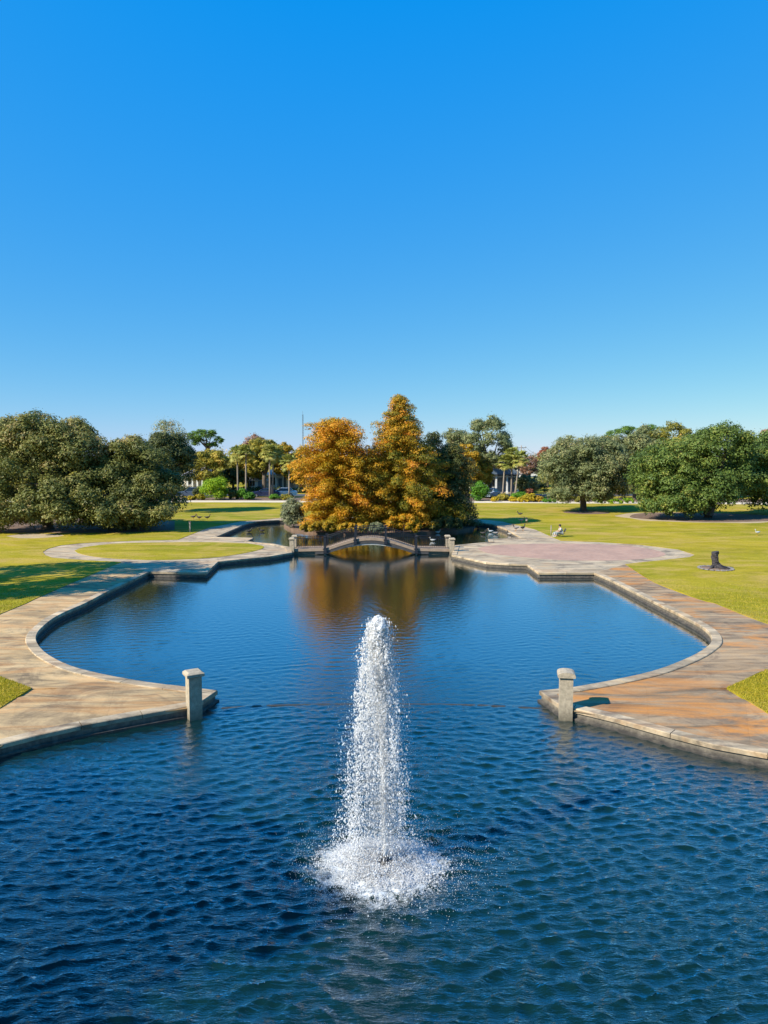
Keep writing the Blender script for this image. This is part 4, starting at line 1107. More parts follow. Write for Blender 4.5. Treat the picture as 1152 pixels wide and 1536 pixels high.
# ------------------------------------------------------------------ houses
def house(label, x0, x1, Y, wall_h, roof_h, wallm, roofm, kind='gable', depth=8, porch=True, cols=4, group='houses beyond the street'):
    a, b = D(x0, 740, Y).x, D(x1, 740, Y).x
    w = b - a
    r = empty('house', ((a + b) / 2, Y, G0)); tag(r, label, 'house', group)
    MB().box((0, depth / 2, wall_h / 2), (w, depth, wall_h)).build('wall', wallm, r)
    ov = .45
    m = MB()
    X, Y0, Y1, z = w / 2 + ov, -ov - (1.6 if porch else 0), depth + ov, wall_h + .02
    if kind == 'gable':
        V = [(-X, Y0, z), (X, Y0, z), (X, Y1, z), (-X, Y1, z), (0, Y0, z + roof_h), (0, Y1, z + roof_h)]
        F = [(0, 4, 5, 3), (4, 1, 2, 5), (0, 1, 4), (2, 3, 5), (3, 2, 1, 0)]
    else:
        V = [(-X, Y0, z), (X, Y0, z), (X, Y1, z), (-X, Y1, z), (-w * .18, depth * .4, z + roof_h), (w * .18, depth * .4, z + roof_h)]
        F = [(0, 1, 5, 4), (1, 2, 5), (2, 3, 4, 5), (3, 0, 4), (3, 2, 1, 0)]
    roof = m.add(V, F).build('roof', roofm, r)
    if kind == 'gable':
        MB().add([(-X + .5, Y0 - .012, z + .12), (X - .5, Y0 - .012, z + .12), (0, Y0 - .012, z + roof_h - .2), (-X + .5, Y0 - .05, z + .12), (X - .5, Y0 - .05, z + .12), (0, Y0 - .05, z + roof_h - .2)],
                 [(0, 2, 1), (3, 4, 5), (0, 1, 4, 3), (1, 2, 5, 4), (2, 0, 3, 5)]).build('gable_panel', wallm, roof)
    if porch:
        for k in range(cols):
            cx_ = -w / 2 + .2 + (w - .4) * k / (cols - 1)
            mm = MB().box((cx_, -1.5, wall_h / 2), (.26, .26, wall_h - .01)).box((cx_, -1.5, wall_h - .12), (.4, .4, .16)).box((cx_, -1.5, .15), (.4, .4, .3))
            mm.build('column', M['whitepaint'], r)
        MB().box((0, -.85, .1), (w, 1.68, .2)).build('porch_floor', M['pillar'], r)
        MB().box((0, -1.5, wall_h - .3), (w - .7, .06, .16)).build('porch_beam', M['whitepaint'], r)
    nwin = max(2, int(w / 2.4))
    for k in range(nwin):
        cx_ = -w / 2 + w * (k + .5) / nwin
        if k == nwin // 2:
            d_ = MB().box((cx_, -.03, 1.15), (1.0, .08, 2.1)).build('door', M['slate'], r)
            MB().box((cx_ + .38, -.09, 1.1), (.06, .05, .06)).build('handle', M['chrome'], d_)
        else:
            f_ = MB().box((cx_, -.04, 1.7), (1.05, .09, 1.5)).build('window', M['whitepaint'], r)
            for sx_ in (-1, 1): MB().box((cx_ + sx_ * .24, -.088, 1.7), (.42, .02, 1.3)).build('pane', M['glass'], f_)
    return r
house('low pale house with white porch columns behind the blue grey car', 276, 316, 128, 2.6, 1.5, M['cream'], M['roofgrey'], 'hip', cols=6)
house('white house with pale hipped roof left of the dark forked oak', 372, 398, 124, 1.9, 1.5, M['whitepaint'], M['rooflight'], 'hip', 6, False)
house('white house with pale hipped roof between the palms by the island', 404, 428, 128, 2.9, 1.5, M['whitepaint'], M['rooflight'], 'hip', 7, True, 3)
house('pinkish cream house mostly hidden left of the orange cypress', 430, 462, 134, 3.4, 1.8, M['cream'], M['rooflight'], 'gable', 8, True, 3)
house('slate blue gabled house with white porch right of the island', 724, 776, 120, 3.1, 2.3, M['slate'], M['roofgrey'], 'gable', 9, True, 4)
house('pale house with white trim half hidden behind the bright green bush', 692, 727, 128, 3.8, 2.0, M['cream'], M['roofgrey'], 'gable', 9, True, 3)
house('pale low house with light roof behind the bare pinkish tree', 776, 806, 140, 4.0, 1.9, M['whitepaint'], M['rooflight'], 'hip', 9, False)

# ------------------------------------------------------------------ parked cars
def car(label, paint, x, Y, rz, suv=True):
    r = empty('parked_car', (x, Y, 0.22), rz); tag(r, label, 'car', 'cars parked along the street')
    L2, Wd = 2.2, .88
    hh = 1.55 if suv else 1.42
    prof_ = [(-L2, .35), (-L2, .75), (-L2 + .12, .92), (-.95, 1.0), (-L2 + .9, 1.0), (L2 - .1, .98), (L2, .8), (L2, .35)]
    prof_ = [(-L2, .32), (-L2 - .02, .66), (-L2 + .18, .86), (-.95, .98), (1.95, .99), (L2, .85), (L2 + .02, .32)]
    n = len(prof_); V, F = [], []
    for sy, k in ((-Wd, 1), (-Wd + .06, 0), (Wd - .06, 0), (Wd, 1)):
        for a, b in prof_:
            V.append((a, sy, b if k == 0 else .32 + (b - .32) * .93))
    for q in range(3):
        for i in range(n):
            j = (i + 1) % n; F.append((q * n + i, q * n + j, (q + 1) * n + j, (q + 1) * n + i))
    F += [tuple(range(n))[::-1], tuple(3 * n + i for i in range(n))]
    body = MB().add(V, F).build('body', paint, r)
    rear = 1.9 if suv else 1.5
    g = [(-1.0, .985), (-.30, hh - .06), (rear - .35, hh - .06), (rear, .985)]
    V = [(a, -Wd + .07 + (.12 if i in (1, 2) else 0), b) for i, (a, b) in enumerate(g)] + [(a, Wd - .07 - (.12 if i in (1, 2) else 0), b) for i, (a, b) in enumerate(g)]
    MB().add(V, [(0, 1, 2, 3), (7, 6, 5, 4), (0, 4, 5, 1), (1, 5, 6, 2), (2, 6, 7, 3), (3, 7, 4, 0)]).build('windows', M['glass'], r)
    t = MB().box(((-.30 + rear - .35) / 2, 0, hh - .02), (rear - .05 + .10, 1.5, .07), bev=.02)
    t.build('roof', paint, r)
    for a, b in ((g[0], g[1]), (g[2], g[3])):
        for sy in (-1, 1):
            pm = MB().tube([(a[0], sy * (Wd - .07 - (0 if a[1] < 1.2 else .11)), a[1]), (b[0], sy * (Wd - .07 - (0 if b[1] < 1.2 else .11)), b[1])], .045, 5); pm.build('window_pillar', paint, r)
    for wx_ in (-1.35, 1.35):
        for sy in (-1, 1):
            wv = MB(); ring = [(wx_ + .33 * math.cos(q / 14 * 2 * math.pi), .33 + .33 * math.sin(q / 14 * 2 * math.pi)) for q in range(14)]
            ya, yb = sy * (Wd - .2), sy * (Wd + .012)
            wv.add([(a, ya, b) for a, b in ring] + [(a, yb, b) for a, b in ring], [tuple(range(14)), tuple(range(14, 28))[::-1]] + [(i, (i + 1) % 14, 14 + (i + 1) % 14, 14 + i) for i in range(14)])
            w_ = wv.build('wheel', M['tyre'], r)
            hb = MB(); ring = [(wx_ + .2 * math.cos(q / 10 * 2 * math.pi), .33 + .2 * math.sin(q / 10 * 2 * math.pi)) for q in range(10)]
            hb.add([(a, yb - sy * .05, b) for a, b in ring] + [(a, yb + sy * .012, b) for a, b in ring], [tuple(range(10)), tuple(range(10, 20))[::-1]] + [(i, (i + 1) % 10, 10 + (i + 1) % 10, 10 + i) for i in range(10)])
            hb.build('rim', M['chrome'], w_)
    for sy in (-1, 1):
        MB().box((-L2 + .03, sy * .62, .72), (.14, .32, .14), bev=.02).build('headlight', M['lamp'], r)
        MB().box((-.9, sy * (Wd + .08), 1.03), (.14, .16, .12), bev=.02).build('mirror', paint, r)
    return r
car('blue grey sport utility car parked behind the low yellow bush on the left', M['carblue'], D(288, 740, 109.5).x, 109.5, R(4))
car('navy blue car parked beside the foot of the dark forked oak', M['carnavy'], D(398, 740, 109.5).x, 109.5, R(6), False)
car('white car mostly hidden behind bushes left of the island', M['carwhite'], D(424, 740, 110.5).x, 110.5, 0, False)
car('pale blue car parked beside the bright green bush right of the island', M['carsilver'], D(735, 740, 108.5).x, 108.5, R(60), False)

# ------------------------------------------------------------------ mast and utility poles
mp = D(454, 622, 420)
r = empty('radio_mast', (mp.x, 420, G0)); tag(r, 'thin grey lattice radio mast far behind the left side of the island', 'mast')
m = MB(); H = mp.z - G0
for k in range(3):
    a = k * 2.094; m.tube([(.45 * math.cos(a), .45 * math.sin(a), 0), (.35 * math.cos(a), .35 * math.sin(a), H)], .07, 5)
m.build('frame', M['steel'], r)
m = MB()
for q in range(30):
    z = H * q / 30
    for k in range(3):
        a, b = k * 2.094, (k + 1) * 2.094; m.tube([(.42 * math.cos(a), .42 * math.sin(a), z), (.42 * math.cos(b), .42 * math.sin(b), z + H / 30)], .03, 4)
o = m.build('bracing', M['steel'], r); o['kind'] = 'stuff'
MB().tube([(0, 0, H - .3), (0, 0, H + 2.2)], .05, 5).build('antenna', M['steel'], r)
UP = []
for px_, yt, Y, lab in ((782, 668, 150, 'leftmost grey utility pole above the palms, right of the island'), (802, 679, 150, 'middle utility pole rising over the bare pinkish tree'), (815, 684, 158, 'rightmost utility pole beside the orange red treetop')):
    t = D(px_, yt, Y); hh = t.z - G0
    r = empty('utility_pole', (t.x, Y, G0)); tag(r, lab, 'utility pole', 'utility poles behind the street')
    MB().tube([(0, 0, 0), (0, 0, hh)], [.17, .11], 7).build('pole', M['polewood'], r)
    MB().box((0, 0, hh - .5), (2.2, .12, .14), rz=R(12)).build('cross_arm', M['polewood'], r)
    for k in (-.9, 0, .9): MB().lathe([(.05, 0), (.07, .08), (.03, .2)], (k * math.cos(R(12)), k * math.sin(R(12)), hh - .43), 6).build('insulator', M['pillar'], r)
    UP.append(Vector((t.x, Y, t.z)))
m = MB()
for k in (-.9, 0, .9):
    for a, b in ((UP[0], UP[1]), (UP[1], UP[2])):
        m.tube([a.lerp(b, q / 6) + Vector((k, 0, -.2 - .5 * (1 - (2 * q / 6 - 1) ** 2))) for q in range(7)], .02, 4)
tag(m.build('power_line', M['iron']), 'thin dark power lines strung between the utility poles', 'power line')

# ------------------------------------------------------------------ carved stump in its stone ring
sx_, sy_ = P(1072, 853, G0)
r = empty('carved_stump', (sx_, sy_, G0)); tag(r, 'charred dark carved stump standing in a stone ringed bed on the right lawn', 'stump')
m = MB(); V, F = [], []
n = 14; lv = 12
for i in range(lv):
    z = i / (lv - 1) * 1.02 - .03
    for k in range(n):
        t = 2 * math.pi * k / n
        rad = .19 + .17 * max(0, 1 - z / .28) ** 2 * (1 + .8 * math.cos(t - .2)) + .025 * math.sin(3 * t + z * 9) + .02 * math.sin(z * 22 + k)
        V.append((rad * math.cos(t) + .02 * math.sin(z * 5), rad * math.sin(t), z + (.05 * math.cos(t) if i == lv - 1 else 0)))
for i in range(lv - 1):
    for k in range(n): F.append((i * n + k, i * n + (k + 1) % n, (i + 1) * n + (k + 1) % n, (i + 1) * n + k))
F.append(tuple((lv - 1) * n + k for k in range(n)))
m.add(V, F); m.build('trunk', M['stump'], r)
m = MB()
m.tube([(.12, -.02, .32), (.3, -.06, .16), (.55, -.1, .07), (.85, -.05, .02)], [.12, .11, .08, .03], 7)
m.build('root', M['stump'], r)
m = MB(); m.tube([(.05, -.12, .2), (.25, -.35, .08), (.5, -.5, .0)], [.1, .08, .03], 6); m.build('root', M['stump'], r)
m = MB(); m.tube([(-.08, -.06, .2), (-.3, -.2, .07), (-.48, -.3, .0)], [.1, .07, .03], 6); m.build('root', M['stump'], r)
MB().lathe([(.84, -.02), (.84, .025), (.4, .05), (.1, .06)], (.05, 0, 0), 20).build('bed', M['mulch'], r)
for k in range(20):
    t = 2 * math.pi * k / 20
    MB().box((.05 + .9 * math.cos(t), .9 * math.sin(t), .04), (random.uniform(.15, .22), random.uniform(.20, .25), random.uniform(.05, .08)), rz=t, taper=.8, bev=.02).build('edging_stone', M['stone'], r)

# ------------------------------------------------------------------ sitting person, chair, pole
px_, py_ = P(841, 805, G0)
fold = empty('folding_chair', (px_, py_, G0)); fold.scale = (.92,) * 3; tag(fold, 'low folding chair under the sitting person on the right lawn', 'chair')
MB().box((.05, 0, .27), (.42, .42, .03)).build('seat', M['steel'], fold)
V = []
mb = MB().tube([(.24, -.2, .28), (.44, -.2, .72)], .014, 5).tube([(.24, .2, .28), (.44, .2, .72)], .014, 5)
mb.build('back_frame', M['iron'], fold)
MB().add([(.32, -.19, .42), (.32, .19, .42), (.43, .19, .70), (.43, -.19, .70), (.33, -.19, .42), (.33, .19, .42), (.44, .19, .70), (.44, -.19, .70)], [(0, 1, 2, 3), (7, 6, 5, 4), (0, 4, 5, 1), (1, 5, 6, 2), (2, 6, 7, 3), (3, 7, 4, 0)]).build('backrest', M['steel'], fold)
for sx2, sy2 in ((-.14, -.19), (-.14, .19), (.24, -.19), (.24, .19)):
    MB().tube([(sx2, sy2, 0), (sx2 * .9, sy2, .26)], .013, 5).build('leg', M['iron'], fold)
def skin_obj(name, joints, bones, radii, mat, parent, root=0, sub=2):
    me = bpy.data.meshes.new(name)
    me.from_pydata(joints, bones, [])
    o = link(name, me, mat, parent)
    mod = o.modifiers.new('skin', 'SKIN'); mod.use_smooth_shade = True
    if not me.skin_vertices: 
        bm = bmesh.new(); bm.from_mesh(me); bm.verts.layers.skin.verify(); bm.to_mesh(me); bm.free()
    sv = me.skin_vertices[0].data
    for i, rr_ in enumerate(radii):
        sv[i].radius = (rr_, rr_) if not hasattr(rr_, '__len__') else rr_
        sv[i].use_root = (i == root)
    ss = o.modifiers.new('sub', 'SUBSURF'); ss.levels = sub; ss.render_levels = sub
    return o
person = empty('person', (px_, py_, G0)); person.scale = (.92,) * 3; tag(person, 'person in pale top hunched on a low chair facing the pond', 'person')
J = [(.08, 0, .37), (.06, 0, .55), (-.02, 0, .74), (-.08, 0, .83), (-.10, 0, .90), (-.12, 0, 1.0),       # pelvis..head
     (-.02, -.17, .73), (-.16, -.24, .52), (-.36, -.14, .46), (-.02, .17, .73), (-.16, .24, .52), (-.36, .14, .46),
     (.04, -.11, .36), (-.36, -.14, .40), (-.42, -.14, .10), (-.55, -.15, .05), (.04, .11, .36), (-.38, .14, .42), (-.50, .14, .10), (-.63, .15, .05), (-.43, -.12, .45), (-.43, .12, .45)]
Bn = [(0, 1), (1, 2), (2, 3), (3, 4), (4, 5), (2, 6), (6, 7), (7, 8), (8, 20), (2, 9), (9, 10), (10, 11), (11, 21), (0, 12), (12, 13), (13, 14), (14, 15), (0, 16), (16, 17), (17, 18), (18, 19)]
Rr = [.14, .13, .14, .06, .09, .085, .07, .05, .04, .07, .05, .04, .10, .075, .05, .04, .10, .075, .05, .04, .035, .035]
skin_obj('body', J, Bn, Rr, M['skin'], person)
tj = [J[0], J[1], J[2], J[6], (-.13, -.22, .56), J[9], (-.13, .22, .56)]
skin_obj('shirt', tj, [(0, 1), (1, 2), (2, 3), (3, 4), (2, 5), (5, 6)], [.15, .15, .155, .085, .07, .085, .07], M['shirt'], person)
skin_obj('trousers', [J[0], J[12], J[13], (-.41, -.14, .16), J[16], J[17], (-.48, .14, .16)], [(0, 1), (1, 2), (2, 3), (0, 4), (4, 5), (5, 6)], [.16, .115, .09, .065, .115, .09, .065], M['trousers'], person)
m = MB(); m.lathe([(.03, -.09), (.10, -.06), (.118, .0), (.10, .07), (.04, .105)], (-.085, 0, .99), 12); m.build('hair', M['hair'], person)
for s in (-1, 1):
    MB().box((-.58 if s < 0 else -.65, s * .15, .035), (.24, .09, .075), bev=.02).build('shoe', M['shirt'], person)
bx_, by_ = P(832, 803, G0)
bag = MB().lathe([(.16, 0), (.2, .06), (.19, .22), (.12, .3), (.05, .31)], (0, 0, 0), 10, sx=1.2)
bo = bag.build('bag', M['shirt']); bo.location = (bx_, by_ - .25, G0); tag(bo, 'small pale bag on the ground at the feet of the sitting person', 'bag')
qx, qy = P(826.5, 804, G0)
pl = empty('wooden_post', (qx, qy, G0)); tag(pl, 'slim brown post in the grass left of the sitting person', 'post')
MB().tube([(0, 0, -.1), (0, 0, .82)], [.04, .035], 6).build('shaft', M['polewood'], pl)
MB().lathe([(.05, 0), (.05, .03), (.01, .06)], (0, 0, .82), 6).build('cap', M['polewood'], pl)
qx, qy = P(285, 798, G0)
pl = empty('marker_post', (qx, qy, G0)); tag(pl, 'short grey marker post on the lawn right of the left oaks', 'post')
MB().box((0, 0, .35), (.1, .1, .9), bev=.01).build('shaft', M['polewood'], pl)
MB().box((0, 0, .84), (.2, .06, .16), bev=.01).build('plate', M['steel'], pl)

# ------------------------------------------------------------------ birds
def bird_proto(name, bodym, headm, stand, s):
    r = empty(name, (0, 0, 0))
    b = .16 if stand else .02
    V, F = [], []
    secs = [(-.30, .015, .17), (-.22, .05, .14), (-.12, .095, .11), (0, .115, .10), (.12, .10, .115), (.19, .06, .14), (.23, .02, .16)]
    n = 10
    for xx, rad, zz in secs:
        for k in range(n):
            t = 2 * math.pi * k / n; V.append((xx * s, rad * math.cos(t) * s, (b + zz + rad * .85 * math.sin(t)) * s))
    for i in range(len(secs) - 1):
        for k in range(n): F.append((i * n + k, (i + 1) * n + k, (i + 1) * n + (k + 1) % n, i * n + (k + 1) % n))
    F += [tuple(range(n)), tuple((len(secs) - 1) * n + k for k in range(n))[::-1]]
    MB().add(V, F, True).build('body', bodym, r)
    m = MB(); m.tube([(.17 * s, 0, (b + .16) * s), (.23 * s, 0, (b + .26) * s), (.25 * s, 0, (b + .35) * s), (.30 * s, 0, (b + .37) * s)], [.05 * s, .034 * s, .045 * s, .035 * s], 8); m.build('head', headm, r)
    m = MB(); m.tube([(.32 * s, 0, (b + .365) * s), (.41 * s, 0, (b + .345) * s)], [.02 * s, .008 * s], 6); m.build('beak', M['beak'], r)
    if stand:
        for q in (-1, 1):
            m = MB(); m.tube([(0.02 * s, q * .045 * s, 0), (0.0, q * .045 * s, .12 * s), (0.0, q * .045 * s, .19 * s)], .010 * s, 5); m.box((.05 * s, q * .045 * s, .008), (.09 * s, .06 * s, .012)); m.build('leg', M['beak'], r)
    return r
pd = {'dark_s': bird_proto('duck', M['duckdark'], M['duckdark'], True, 1.05), 'grey_s': bird_proto('duck', M['duckgrey'], M['duckdark'], True, 1.05), 'dark_w': bird_proto('duck', M['duckdark'], M['duckdark'], False, 1.0),
      'white_w': bird_proto('duck', M['duckwhite'], M['duckwhite'], False, 0.85), 'grey_w': bird_proto('duck', M['duckgrey'], M['duckdark'], False, 1.0), 'white_s': bird_proto('white_bird', M['duckwhite'], M['duckwhite'], True, .95)}
used_p = set()
BIRDS = [('dark_s', 780, 774.5, G0, 170, 'dark duck alone on the sunny lawn behind the right path'), ('grey_s', 782, 784.5, G0, 20, 'grey duck, left of two standing in tree shade on the right lawn'), ('grey_s', 790, 785, G0, 90, 'grey duck, right of two standing in tree shade on the right lawn'),
         ('grey_s', 774, 796.5, Z_PAVE, 200, 'grey duck walking on the right path near the shadow edge'), ('dark_s', 784, 796, Z_PAVE, 40, 'dark duck on the right path, nearest the lawn'),
         ('white_w', 736, 798.5, 0, 190, 'white duck swimming in the right channel among darker ones'), ('dark_w', 717, 793, 0, 100, 'dark duck swimming close to the dark island tree'), ('grey_w', 744, 801.5, 0, 10, 'grey duck swimming right of the white one in the channel'),
         ('dark_w', 725, 801.5, 0, 0, 'dark duck swimming left of the white one in the channel'), ('white_w', 761, 799, 0, 60, 'pale duck swimming nearest the right channel wall'), ('grey_w', 765, 803, 0, 150, 'grey duck swimming at the corner of the right channel wall'), ('white_w', 718, 787, 0, 180, 'white duck floating far back beside the right path'),
         ('white_w', 649, 812, 0, 170, 'white duck swimming behind the right half of the bridge railing'), ('white_w', 657, 800, 0, 20, 'white duck by the shore of the dark island tree'),
         ('dark_s', 290, 779, G0, 0, 'dark duck, leftmost of three on the shaded left lawn'), ('dark_s', 299, 780, G0, 180, 'dark duck, middle of three on the shaded left lawn'), ('dark_s', 311, 780, G0, 20, 'dark duck, rightmost of three on the shaded left lawn'),
         ('dark_w', 374, 798.5, 0, 30, 'dark duck swimming in the left channel nearer the wall'), ('dark_w', 393, 798, 0, 200, 'dark duck swimming in the left channel nearer the island'), ('white_s', 1136, 803, G0, 200, 'small white bird standing on the lawn beneath the wide right oak')]
for k, bx2, by2, z, rz, lab in BIRDS:
    if k in used_p: o = copy_tree(pd[k])
    else: o = pd[k]; used_p.add(k)
    a, b = P(bx2, by2, z)
    o.location = (a, b, z); o.rotation_euler = (0, 0, R(rz))
    tag(o, lab, 'bird' if k == 'white_s' else 'duck', None if k == 'white_s' else 'ducks and geese about the far pond')

# ------------------------------------------------------------------ fountain
FH = 4.32
fountain = empty('fountain', (FX, FY, 0)); tag(fountain, 'tall white fountain jet rising from the middle of the round pool', 'fountain')
m = MB().lathe([(.10, -.2), (.10, .02), (.13, .04), (.13, .09), (.07, .12), (.055, .22)], (0, 0, 0), 14); m.build('nozzle', M['iron'], fountain)
fr = np.random.default_rng(3)
TOPX, TOPY = -0.12, 0.0
def core_c(z): u = np.clip(z / FH, 0, 1); return TOPX * u ** 1.5
# rising rope of water, lumpy and thicker to the top
nz, na = 190, 18
zz = np.linspace(0.15, FH - .01, nz); th = np.linspace(0, 2 * math.pi, na, endpoint=False)
u = zz / FH
rad0 = 0.036 + 0.034 * u + 0.085 * np.clip((u - .62) / .38, 0, 1) ** 1.5
rad0 *= np.sqrt(np.clip(1 - ((u - .93) / .0701) ** 2, 0.003, 1)) * (u > .93) + (u <= .93)
Vj = []
for i in range(nz):
    rr_ = rad0[i] * (1 + .20 * np.sin(th * 2 + zz[i] * 7) * np.sin(zz[i] * 17) + .16 * np.sin(th * 3 - zz[i] * 23) + fr.normal(0, .07, na))
    Vj.append(np.stack([core_c(zz[i]) + rr_ * np.cos(th), rr_ * np.sin(th), np.full(na, zz[i]) + fr.normal(0, .006, na)], 1))
Vj = np.vstack(Vj)
Fj = [(i * na + k, i * na + (k + 1) % na, (i + 1) * na + (k + 1) % na, (i + 1) * na + k) for i in range(nz - 1) for k in range(na)]
link('jet_column', mesh_np('jet_column', Vj, np.array(Fj), True), M['spray'], fountain)
OCT_ = np.array([(1, 0, 0), (-1, 0, 0), (0, 1, 0), (0, -1, 0), (0, 0, 1), (0, 0, -1)], float)
OF_ = np.array([(0, 2, 4), (2, 1, 4), (1, 3, 4), (3, 0, 4), (2, 0, 5), (1, 2, 5), (3, 1, 5), (0, 3, 5)])
TET = np.array([(1, 0, -.6), (-.6, .9, -.6), (-.6, -.9, -.6), (0, 0, 1.1)], float) * 1.15
TF = np.array([(0, 1, 3), (1, 2, 3), (2, 0, 3), (0, 2, 1)])
def drops(name, C, rad, stretchz, parent):
    n = len(C)
    fine = name in ('mist', 'splash', 'splash_drops', 'rising_spray')
    OCT, OF = (TET, TF) if fine else (OCT_, OF_)
    sc = np.stack([rad, rad, rad * stretchz], 1)
    rot = fr.normal(size=(n, 1)) * .5
    V = C[:, None, :] + OCT[None] * sc[:, None, :]
    V[:, :, 0] += rot * (V[:, :, 2] - C[:, None, 2]) * .5
    F = OF[None] + (np.arange(n) * len(OCT))[:, None, None]
    o = link(name, mesh_np(name, V.reshape(-1, 3), F.reshape(-1, 3), True), M['spray'], parent)
    o['kind'] = 'stuff'; return o
# spray hugging the rising column
n = 7000
z = FH * fr.random(n) ** 0.8 * .99; u = z / FH
sd = 0.02 + 0.04 * u + 0.06 * np.clip((u - .5) / .5, 0, 1) * np.clip((1.02 - u) / .12, .2, 1)
C1 = np.stack([core_c(z) + fr.normal(0, 1, n) * sd, fr.normal(0, 1, n) * sd, z], 1)
r1 = fr.uniform(.003, .009, n)
# crest: a dense ragged white cap
n = 10000
d = unit(n, fr); k = fr.random(n) ** .35
C2 = np.stack([TOPX + d[:, 0] * (.155 + .03 * (d[:, 2] < 0)) * k, d[:, 1] * .16 * k, FH - .34 + d[:, 2] * .36 * k], 1)
r2 = fr.uniform(.004, .011, n)
# falling water: torn parcels and strings, a light wind carries them to the left
npar = 1350
T = math.sqrt(2 * FH / 9.81)
pt = T * (fr.random(npar) ** 0.70)                       # time since the crest
side = fr.random(npar)
vx = np.where(side < .5, fr.normal(-.50, .15, npar), fr.normal(.40, .16, npar)); vx = np.where(fr.random(npar) < .33, fr.normal(-.05, .25, npar), vx)
vy = fr.normal(0, .34, npar)
px0, py0 = TOPX + fr.normal(0, .075, npar), fr.normal(0, .075, npar)
zz0 = FH - .16 - .5 * 9.81 * pt ** 2 + fr.normal(0, .06, npar)
per = np.clip(fr.lognormal(math.log(13), .9, npar), 2, 90).astype(int)
idx = np.repeat(np.arange(npar), per)
tt = pt[idx]; n = len(idx)
sp = (0.008 + 0.030 * tt / T) * fr.lognormal(0, .5, npar)[idx]
dn = fr.normal(0, 1, n) * (.04 + .20 * tt / T)
C3 = np.stack([px0[idx] + vx[idx] * tt + fr.normal(0, 1, n) * sp - .10 * dn * vx[idx], py0[idx] + vy[idx] * tt + fr.normal(0, 1, n) * sp, zz0[idx] + dn], 1)
C3 = C3[(C3[:, 2] > 0.02) & (C3[:, 2] < FH)]
r3 = np.clip(fr.lognormal(math.log(.0048), .48, len(C3)), .0025, .017)
# fine mist of single drops
n = 20000
tt = T * fr.random(n) ** .7
C4 = np.stack([TOPX + fr.normal(-.08, .45, n) * tt + fr.normal(0, .05, n), fr.normal(0, .42, n) * tt, FH - .16 - .5 * 9.81 * tt ** 2 + fr.normal(0, .10, n)], 1)
C4 = C4[(C4[:, 2] > .02) & (C4[:, 2] < FH)]; r4 = fr.uniform(.0014, .0036, len(C4))
drops('rising_spray', C1, r1, fr.uniform(1.2, 3.2, len(C1)), fountain)
drops('crest_spray', C2, r2, fr.uniform(.9, 1.6, len(C2)), fountain)
drops('falling_spray', C3, r3, fr.uniform(1.4, 3.2, len(C3)), fountain)
drops('mist', C4, r4, fr.uniform(1, 1.8, len(C4)), fountain)
m = MB().lathe([(.02, .35), (.34, .36), (.30, 1.4), (.24, 2.4), (.18, 3.3), (.12, 4.0), (.03, 4.2)], (0, 0, 0), 18)
for i_, v_ in enumerate(m.V): m.V[i_] = (v_[0] + TOPX * (v_[2] / FH) - .03, v_[1], v_[2])
o = m.build('mist_veil', mat_mist(1.2), fountain); o['kind'] = 'stuff'
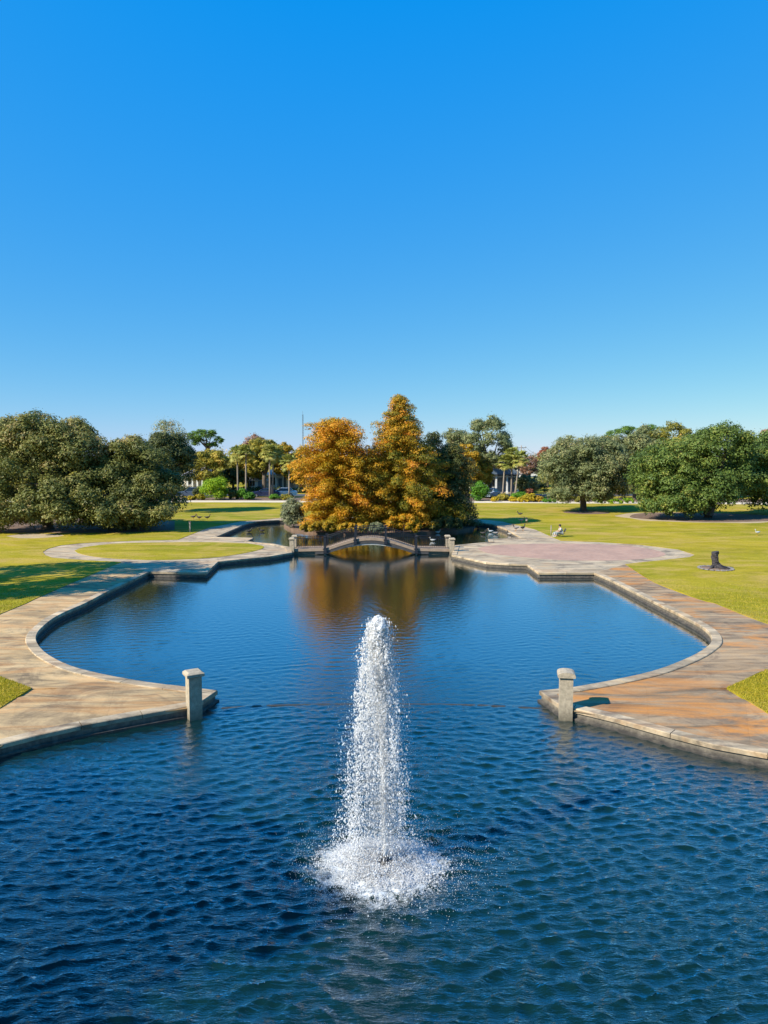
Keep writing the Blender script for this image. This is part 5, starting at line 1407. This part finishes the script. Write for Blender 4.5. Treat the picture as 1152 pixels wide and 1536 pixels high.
# splash ring
n = 40000
a = fr.random(n) * 2 * math.pi; q = np.abs(fr.normal(.42, .25, n))
C5 = np.stack([-.06 + q * 1.2 * np.cos(a), q * 1.02 * np.sin(a), .012 + np.abs(fr.normal(0, 1, n)) * .07 * np.exp(-((q - .42) / .4) ** 2) + fr.random(n) * .02], 1)
nzz = np.sin(C5[:, 0] * 9 + 2 * np.sin(C5[:, 1] * 5)) * np.sin(C5[:, 1] * 11 + C5[:, 0] * 4)
C5 = C5[(nzz > -.35) | (fr.random(n) < .25)]
drops('splash', C5, np.clip(fr.lognormal(math.log(.0060), .48, len(C5)), .002, .016), fr.uniform(.5, 1.2, len(C5)), fountain)
n = 2600
a = fr.random(n) * 2 * math.pi; q = .9 + np.abs(fr.normal(0, .42, n))
C6 = np.stack([.06 + q * 1.2 * np.cos(a), q * np.sin(a), .02 + np.abs(fr.normal(0, .09, n))], 1)
drops('splash_drops', C6, fr.uniform(.0025, .006, len(C6)), fr.uniform(.8, 1.5, len(C6)), fountain)

# ------------------------------------------------------------------ grass blades on the near lawn
lf = cf[cls == 'lawn']; A, B_, C_ = cv[lf[:, 0]], cv[lf[:, 1]], cv[lf[:, 2]]
pts = []
gr = np.random.default_rng(9)
def scatter(xa, xb, ya, yb, n):
    q = np.stack([gr.uniform(xa, xb, n), gr.uniform(ya, yb, n)], 1)
    ok = np.ones(n, bool)
    hit = np.zeros(n, bool)
    for poly in (tri_l, tri_r): hit |= inside(q[:, 0], q[:, 1], poly)
    bad = np.zeros(n, bool)
    for poly in (POND, PROM_L, PROM_R, wedgeL, wedgeR, plazaL, plazaR): bad |= inside(q[:, 0], q[:, 1], poly)
    return q[hit | ~bad]
pts = np.vstack([scatter(-13, -8.5, 16, 23, 42000), scatter(8.5, 13.5, 15, 23, 42000), scatter(12, 22, 23, 38, 70000), scatter(-22, -13, 27, 38, 50000)])
pts = pts[(pts[:, 1] < 23) | (gr.random(len(pts)) < np.clip((38 - pts[:, 1]) / 12, 0, 1) ** 1.5)]
n = len(pts); az = gr.random(n) * 6.283; hgt = gr.uniform(.025, .065, n); wd = .006 + pts[:, 1] * .00022
dx, dy = np.cos(az) * wd, np.sin(az) * wd
V = np.empty((n, 3, 3))
V[:, 0] = np.stack([pts[:, 0] - dx, pts[:, 1] - dy, np.full(n, Z_LAWN - .004)], 1); V[:, 1] = np.stack([pts[:, 0] + dx, pts[:, 1] + dy, np.full(n, Z_LAWN - .004)], 1)
V[:, 2] = np.stack([pts[:, 0] + gr.normal(0, .02, n), pts[:, 1] + gr.normal(0, .02, n), Z_LAWN + hgt], 1)
tag(link('grass', mesh_np('grass', V.reshape(-1, 3), np.arange(3 * n).reshape(n, 3), False, {'tint': np.repeat(np.clip(gr.normal(.5, .2, n), 0, 1), 3)}), M['grassblade']), 'short yellow green grass blades on the near lawn edges', 'grass', None, 'stuff')
